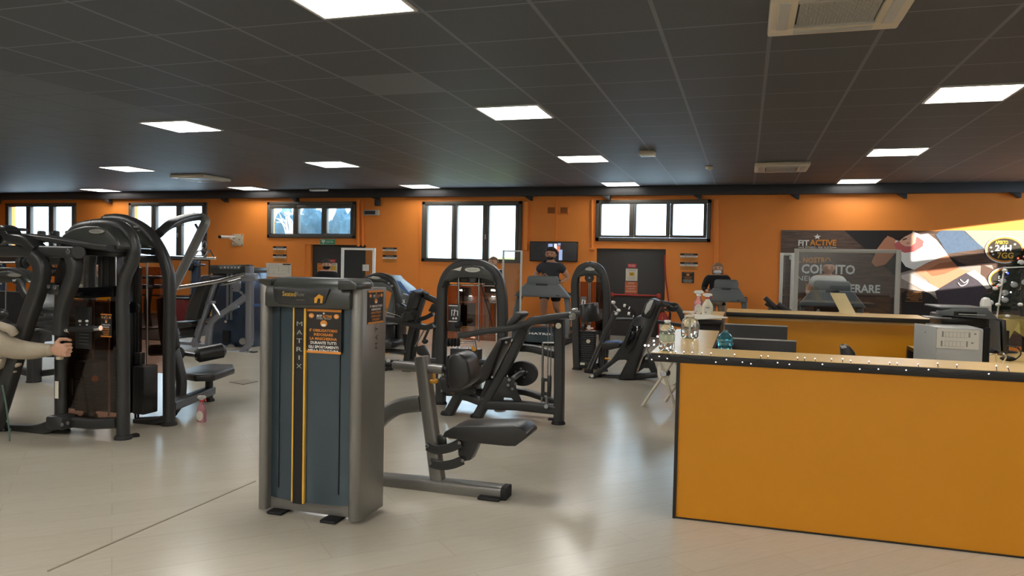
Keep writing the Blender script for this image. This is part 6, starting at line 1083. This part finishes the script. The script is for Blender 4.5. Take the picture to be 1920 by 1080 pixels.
def person(label, loc, H, rot, J, cloth, skin='skin', hair='hair', style='short', sx=1.2, yaw=0, tilt=0, face=True, mask=None, hands=None, curl=.8, shoes='shoe', beard=False, vox=.0075, headx=1.16, name='person', skip_legs=False, split=False):
    """joints in body heights, person faces -y, x to their left; J overrides the standing pose"""
    D = dict(pel=(0,0,.53,.075), sp=(0,.005,.62,.070), ch=(0,.005,.73,.083), ub=(0,.008,.80,.062), nk=(0,.002,.845,.034), hb=(0,-.008,.885,.036),
      shl=(.095,.008,.808,.042), ell=(.125,.015,.64,.028), wrl=(.14,-.02,.50,.018), shr=(-.095,.008,.808,.042), elr=(-.125,.015,.64,.028), wrr=(-.14,-.02,.50,.018),
      hil=(.052,0,.50,.060), knl=(.058,-.005,.285,.040), anl=(.06,.01,.05,.024), tol=(.062,-.065,.022,.02), hir=(-.052,0,.50,.060), knr=(-.058,-.005,.285,.040), anr=(-.06,.01,.05,.024), tor=(-.062,-.065,.022,.02))
    for k, v in J.items(): D[k] = tuple(v)+(D[k][3],) if len(v) == 3 else v
    D = {k: (v[0]*H*sx, v[1]*H, v[2]*H, v[3]*H*(1+sx)/2) for k, v in D.items()}
    for k in ('pel','sp','ch','ub'): D[k] = D[k][:3]+((D[k][3]*1.25, D[k][3]*.85),)
    E = [('pel','sp'),('sp','ch'),('ch','ub'),('ub','nk'),('nk','hb'),('ub','shl'),('shl','ell'),('ell','wrl'),('ub','shr'),('shr','elr'),('elr','wrr')]
    EL = [('pel','hil'),('hil','knl'),('knl','anl'),('anl','tol'),('pel','hir'),('hir','knr'),('knr','anr'),('anr','tor')]
    if skip_legs: D = {k: v for k, v in D.items() if k[:2] not in ('an','to','kn','hi')}; EL = []
    T = thing(name, label, 'person', loc); Rz = Mx.Rotation(rot, 3, 'Z'); W = lambda mb: fix(mb)
    def fix(mb): mb.v = [Rz @ v + Ve(loc) for v in mb.v]; return mb
    b = MB()
    if not split: skin_mb(b, D, E+EL, 'pel')
    else:                       # a strongly bent pose: trunk, arms and legs grown apart, then fused by the remesh
        for ks in (('pel','sp','ch','ub','nk','hb'), ('ub','shl','ell','wrl'), ('ub','shr','elr','wrr'), ('pel','hil','knl','anl','tol'), ('pel','hir','knr','anr','tor')): skin_mb(b, {k: D[k] for k in ks}, list(zip(ks, ks[1:])), ks[0])
    hb = Ve(D['hb'][:3]); hr = Mx.Rotation(yaw, 3, 'Z') @ Mx.Rotation(tilt, 3, 'X'); hs = H*.132; rx, ry, rz = hs*.40*headx, hs*.5, hs*.54
    hc = hb+hr @ Ve((0,-.004*H,hs*.33)); b.ell(hc, (rx, ry, rz), 20, None, None) if False else None
    hd = MB(); hd.ell((0,0,0), (rx, ry, rz), 24, None, skull)
    if face:
        hd.prism([Ve((-.10*rx,-.96*ry,.12*rz)), Ve((.10*rx,-.96*ry,.12*rz)), Ve((.2*rx,-.97*ry,-.22*rz)), Ve((-.2*rx,-.97*ry,-.22*rz))], (0,.10*ry,0), .004); hd.ell((0,-1.05*ry,-.2*rz), (.17*rx,.13*ry,.1*rz), 8)
        hd.ell((0,-.86*ry,-.42*rz), (.32*rx,.1*ry,.09*rz), 8)
        for s in (-1,1): hd.ell((s*.98*rx,.08*ry,-.05*rz), (.10*rx,.17*ry,.2*rz), 8); hd.ell((s*.36*rx,-.82*ry,.2*rz), (.28*rx,.12*ry,.08*rz), 8)
    hd.v = [hr @ v + hc for v in hd.v]; b.v, b.f = b.v+hd.v, b.f+[[i+len(b.v) for i in f] for f in hd.f]
    for side, k in ((-1,'l'),(1,'r')):
        w_ = Ve(D['wr'+k][:3]); e_ = Ve(D['el'+k][:3]); dd = (w_-e_).normalized(); hn = (hands or {}).get(k, (side,-.2,0)); cust = isinstance(hn[0], tuple); hand(b, w_-dd*.005, hn[0] if cust else dd, hn[1] if cust else hn, H*.95/1.6*1.12*(hn[2] if cust else 1), curl, side)
    W(remesh(b, vox*H/1.5)).build('body', skin, T)
    def onhead(mb): mb.v = [hr @ v + hc for v in mb.v]; return W(mb)
    if face:
        ey = MB(); lp = MB(); br = MB()
        for s in (-1,1):
            onhead(MB().ell((s*.36*rx,-.90*ry,.06*rz), (.15*rx,.06*ry,.055*rz), 8)).build('eye', 'eye', T); onhead(MB().box((s*.38*rx,-.93*ry,.22*rz), (.4*rx,.08*ry,.07*rz), .002)).build('eyebrow', hair, T)
        if not mask: onhead(MB().ell((0,-.94*ry,-.44*rz), (.27*rx,.06*ry,.05*rz), 8)).build('lips', 'lip', T)
    if beard: onhead(MB().ell((0,-.36*ry,-.58*rz), (.72*rx,.57*ry,.40*rz), 18, None, lambda p: Ve((p.x, p.y, min(p.z, .35))))).build('beard', hair, T); onhead(MB().box((0,-.99*ry,-.30*rz), (.5*rx,.08*ry,.08*rz), .003)).build('moustache', hair, T)
    if mask: onhead(MB().ell((0,-.42*ry,-.50*rz if mask[1] == 'up' else -.72*rz), (.80*rx,.66*ry,.44*rz), 16, None)).build('face_mask', mask[0], T); onhead(MB().tube([(-1.0*rx,.1*ry,-.05*rz),(-.8*rx,-.5*ry,-.4*rz)], .003, n=5).tube([(1.0*rx,.1*ry,-.05*rz),(.8*rx,-.5*ry,-.4*rz)], .003, n=5)).build('mask_loops', mask[0], T)
    rd = random.Random(len(label)); hm = MB()
    def hairshell(amp, low, back=.2, fr=.55, grow=1.1):
        def f(p):
            q = p.copy(); k = 1+rd.uniform(-amp, amp)
            if q.y < -.2 and q.z < fr: q.y = -.2-(-.2-q.y)*.25 if q.z < fr-.15 else q.y*.9
            if q.z < low: q.z = low+(q.z-low)*.1
            return q*k
        return MB().ell((0,.06*ry,.1*rz), (rx*grow, ry*grow, rz*grow*.98), 26, None, f)
    if style == 'short': hm = hairshell(.02, -.1, fr=.5, grow=1.07)
    if style == 'curly':
        hm = hairshell(.05, -.05, fr=.45, grow=1.1)
        for i in range(130):
            a_ = rd.uniform(0, 2*PI); z_ = rd.uniform(-.05, 1); y_ = math.sin(a_)*math.sqrt(1-min(1,z_*z_)); x_ = math.cos(a_)*math.sqrt(1-min(1,z_*z_))
            if y_ < -.3 and z_ < .5: continue
            hm.ell((x_*rx*1.14, y_*ry*1.1+.06*ry, z_*rz*1.08+.12*rz), (rx*.17,)*3, 7)
    if style == 'long': hm = hairshell(.02, -.15, fr=.42, grow=1.12); hm.ell((0,.42*ry,-.55*rz), (rx*1.12,ry*.62,rz*.85), 16); [hm.ell((s*.88*rx,-.05*ry,-.5*rz), (rx*.26,ry*.5,rz*.72), 12) for s in (-1,1)]
    if style == 'tied': hm = hairshell(.02, -.1, fr=.5, grow=1.09); hm.ell((0,1.1*ry,.35*rz), (rx*.42,ry*.38,rz*.36), 12); 
    if style == 'cap': hm = hairshell(.0, .05, fr=.35, grow=1.1)
    onhead(hm).build('hair' if style != 'cap' else 'cap', hair, T)
    def grow(keys, k, frac=None):
        out = {}
        for n in keys: v = D[n]; r = v[3]; k_ = k*(1.22 if n[:2] in ('sh','ub') else 1); out[n] = v[:3]+((r[0]*k_, r[1]*k_) if isinstance(r, tuple) else (r*k_,))[:1] if not isinstance(r, tuple) else v[:3]+((r[0]*k_, r[1]*k_),)
        for (n, a, bb, f, r) in frac or (): A, B = Ve(D[a][:3]), Ve(D[bb][:3]); p = A.lerp(B, f); out[n] = (p.x, p.y, p.z, r*H*(1+sx)/2)
        return out
    for kind, col, par in cloth:
        mb = MB()
        if kind in ('tee','long','tank'):
            f = {'tee': .62, 'long': .97, 'tank': .12}[kind]; keys = ['pel','sp','ch','ub','shl','shr']; fr = [('nk2','ub','nk',.6,.045)]; ed = [('pel','sp'),('sp','ch'),('ch','ub'),('ub','nk2'),('ub','shl'),('ub','shr')]
            for k in 'lr':
                if kind == 'long': fr += [('e'+k,'sh'+k,'el'+k,1.0,.036),('w'+k,'el'+k,'wr'+k,.93,.026)]; ed += [('sh'+k,'e'+k),('e'+k,'w'+k)]
                else: fr += [('e'+k,'sh'+k,'el'+k,f,.045 if kind == 'tee' else .042)]; ed += [('sh'+k,'e'+k)]
            JJ = grow(keys, 1.13, fr); JJ['hem'] = (D['pel'][0], D['pel'][1], D['pel'][2]-.02*H, (D['pel'][3][0]*1.1, D['pel'][3][1]*1.15)); ed.append(('pel','hem')); skin_mb(mb, JJ, ed, 'pel'); W(mb).build({'tee':'t_shirt','long':'sweater','tank':'tank_top'}[kind], col, T)
        if kind in ('shorts','trousers'):
            keys = ['pel','hil','hir'] + (['knl','knr'] if kind == 'trousers' else []); fr = []; ed = [('pel','hil'),('pel','hir')]
            for k in 'lr':
                if kind == 'shorts': fr += [('k'+k,'hi'+k,'kn'+k,.72,.058)]; ed += [('hi'+k,'k'+k)]
                else: fr += [('a'+k,'kn'+k,'an'+k,.94,.034)]; ed += [('hi'+k,'kn'+k),('kn'+k,'a'+k)]
            skin_mb(mb, grow(keys, 1.14, fr), ed, 'pel'); W(mb).build(kind, col, T)
        if kind == 'stripe': c = Ve(D['ch'][:3]); r = D['ch'][3]; W(MB().prism([c+Ve((x*H, -.098*H*1.05, z*H)) for x, z in ((-.07,-.035),(.07,-.035),(.07,-.015),(-.07,-.015))], (0,.02,0), .003)).build('chest_stripe', col, T)
    if not skip_legs and shoes:
        for k in 'lr':
            a_, t_ = Ve(D['an'+k][:3]), Ve(D['to'+k][:3]); d_ = (t_-a_); d_.z = min(d_.z, 0); d_.normalize(); u_ = Ve((1,0,0)); n_ = u_.cross(d_); R = Mx((u_, d_, n_)).transposed()
            W(MB().ell(a_.lerp(t_, .55)+Ve((0,0,-.006*H)), (.034*H*sx, .085*H, .032*H), 14, R)).build('shoe', shoes, T)
    return T
TD = .17
# the runner
c = V(1033,490,13.0)
person('running man with curly dark hair and beard in a dark grey T-shirt', (c.x, 13.0, TD+.01), 1.42, 0, dict(nk=(0,.002,.862), hb=(0,-.008,.905), ell=(.165,.05,.665), wrl=(.105,-.05,.60), elr=(-.165,.03,.665), wrr=(-.045,-.10,.665), knl=(.055,.03,.29), anl=(.06,.16,.20), tol=(.06,.13,.13), knr=(-.045,-.09,.31), anr=(-.045,-.05,.06), tor=(-.045,-.12,.035)),
  [('tee','tee',0), ('shorts','blk',0)], 'skin2', 'hair', 'curly', 1.3, beard=True, headx=1.35, curl=1.2, hands={'l': (-.6,-.2,.5), 'r': (.3,.4,.8)})
c = V(1345,510,13.3); person('woman with long fair hair and a white mask pulled down, walking on a treadmill', (c.x, 13.45, TD+.01), 1.24, 0, dict(ell=(.14,.0,.65), wrl=(.10,-.12,.62), elr=(-.14,.0,.65), wrr=(-.10,-.12,.62), knr=(-.05,-.05,.29)),
  [('long','blk',0), ('trousers','beige',0)], 'skin', 'blond', 'long', 1.3, tilt=-.15, mask=('mask','down'), headx=1.3)
c = V(1553,510,11.8); person('man in a white T-shirt with a red stripe walking behind the wide clear screen', (c.x, 11.8, TD+.01), 1.29, 0, dict(ell=(.15,.02,.65), wrl=(.12,-.10,.60), elr=(-.15,.02,.65), wrr=(-.12,-.10,.60), knl=(.05,-.06,.29)),
  [('tee','wtee',0), ('stripe','redp',0), ('shorts','blk',0)], 'skin2', 'hair', 'short', 1.4, headx=1.3)
c = V(613,500,12.9); person('man in black with a black mask and cap standing before the exit door', (c.x, 12.9, 0), 1.35, .0, {}, [('tee','blk',0), ('trousers','blk',0)], 'skin', 'hair', 'cap', 1.3, yaw=.5, mask=('blk','up'), headx=1.25, shoes='blk')
c = V(925,500,13.4); person('fair-haired person standing by the tallest window, back half turned', (c.x, 13.4, 0), 1.46, .4, {}, [('tank','dark',0), ('trousers','beige',0)], 'skin', 'blond', 'tied', 1.1, yaw=-.5, headx=1.2)
c = V(165,480,11.0); person('man in a grey sleeveless top seen from behind at the far left', (c.x, 11.0, 0), 1.49, PI, dict(ell=(.16,.0,.66), wrl=(.15,-.08,.58), elr=(-.16,.0,.66), wrr=(-.15,-.08,.58)), [('tank','tank',0), ('shorts','tank',0)], 'skin2', 'hair', 'short', 1.35, headx=1.25)
# the one whose arm reaches in at the left edge: seated, facing +x (to the right)
hx = V(113,649,4.22)
P0 = Ve((hx.x-.93, 4.22, 0)); Hh = 1.5
def loc_j(p): # world -> body heights for a person rotated +90 deg (faces +x)
    q = Mx.Rotation(-PI/2, 3, 'Z') @ (Ve(p)-P0); return (q.x/(Hh*1.1), q.y/Hh, q.z/Hh)
wr = V(99,655,4.165); el = V(22,656,4.11); shd = V(-34,640,4.02)
SITZ = .47-.53*Hh
jj = {}
base = dict(pel=(0,0,.53), sp=(0,.005,.62), ch=(0,.005,.73), ub=(0,.008,.80), nk=(0,.002,.845), hb=(0,-.008,.885), shl=(.095,.008,.808), shr=(-.095,.008,.808), ell=(.14,.0,.66), wrl=(.15,-.14,.70))
dzs = (.50-.53*Hh)/Hh
for k, v in base.items(): jj[k] = (v[0], v[1], v[2]+dzs+.02)
dxs = .22
for k in list(jj): jj[k] = (jj[k][0], jj[k][1]+.16, jj[k][2]-.03)
for k, sgn in (('l',1),('r',-1)): jj['hi'+k] = (sgn*.06, .10, .30); jj['kn'+k] = (sgn*.07, -.10, .31); jj['an'+k] = (sgn*.07, -.08, .05); jj['to'+k] = (sgn*.07, -.15, .022)
jj['shr'] = loc_j(shd); jj['elr'] = loc_j(el)+(.013,); jj['shr'] = jj['shr']+(.022,); jj['wrr'] = loc_j(wr)+(.015,)
T = person('seated person in a grey sweater gripping the pec press, cut off at the left edge', tuple(P0), Hh, PI/2, jj, [('trousers','blk',0)], 'skin', 'hair', 'short', 1.1, hands={'r': ((.12,-1,-.02), (1,.12,0), 1.25), 'l': (-.3,-.4,0)}, curl=1.25, shoes='blk', vox=.006, split=True)
sl = MB(); r_ = S(1,60,4.2)
skin_mb(sl, {'a': (*shd, 24*r_), 'a2': (*V(-8,640,4.05), 25*r_), 'b': (*V(25,655,4.10), 21*r_), 'c': (*V(60,658,4.14), 18*r_), 'd': (*V(92,656,4.17), 12.5*r_), 'e': (*V(100,655.5,4.165), 12*r_),
  't0': (*V(-46,628,4.22), 30*r_), 't1': (*V(-52,690,4.26), 34*r_), 't2': (*V(-56,760,4.3), 36*r_)}, [('a','a2'),('a2','b'),('b','c'),('c','d'),('d','e'),('a','t0'),('t0','t1'),('t1','t2')], 't0'); 
wj = lambda k, rr: (*(Mx.Rotation(PI/2, 3, 'Z') @ Ve((jj[k][0]*Hh*1.1, jj[k][1]*Hh, jj[k][2]*Hh)) + P0), rr)
skin_mb(sl, {'h': wj('pel',.15), 'p': wj('sp',.165), 'c': wj('ch',.175), 'u': wj('ub',.13), 'n': wj('nk',.075)}, [('h','p'),('p','c'),('c','u'),('u','n')], 'h')
skin_mb(sl, {'u': wj('ub',.1), 's': wj('shl',.095), 'e': wj('ell',.075), 'w': wj('wrl',.05)}, [('u','s'),('s','e'),('e','w')], 'u'); skin_mb(sl, {'u': wj('ub',.1), 's': (*shd, .125)}, [('u','s')], 'u')
sl.build('sweater', 'sweat', T)
hd_ = MB(); hd_.tube([V(-20,604,4.12), V(4,612,4.08), V(20,618,4.06), V(27,626,4.08)], 8*r_, n=10); hd_.build('hood_edge', 'sweat', T); MB().prism(L([(14,678),(40,681),(38,686),(28,690),(30,699),(20,700),(16,692)], 4.14), (0,.03,0), .01).build('shirt_hem', 'sweat', T)
MB().prism(L([(-14,668),(10,672),(4,690),(-14,700)], 4.1), (0,.05,0), .015).build('sweater_flap', 'sweat', T)
# a bench for the seated person, mostly outside the picture

MB().box((P0.x-.16, 4.22, .36), (.42,.42,.08), .03).build('seat', 'vinyl', PEC); MB().cyl((P0.x-.16,4.22,.0),(P0.x-.16,4.22,.33),.05).build('seat_post', 'black', PEC)
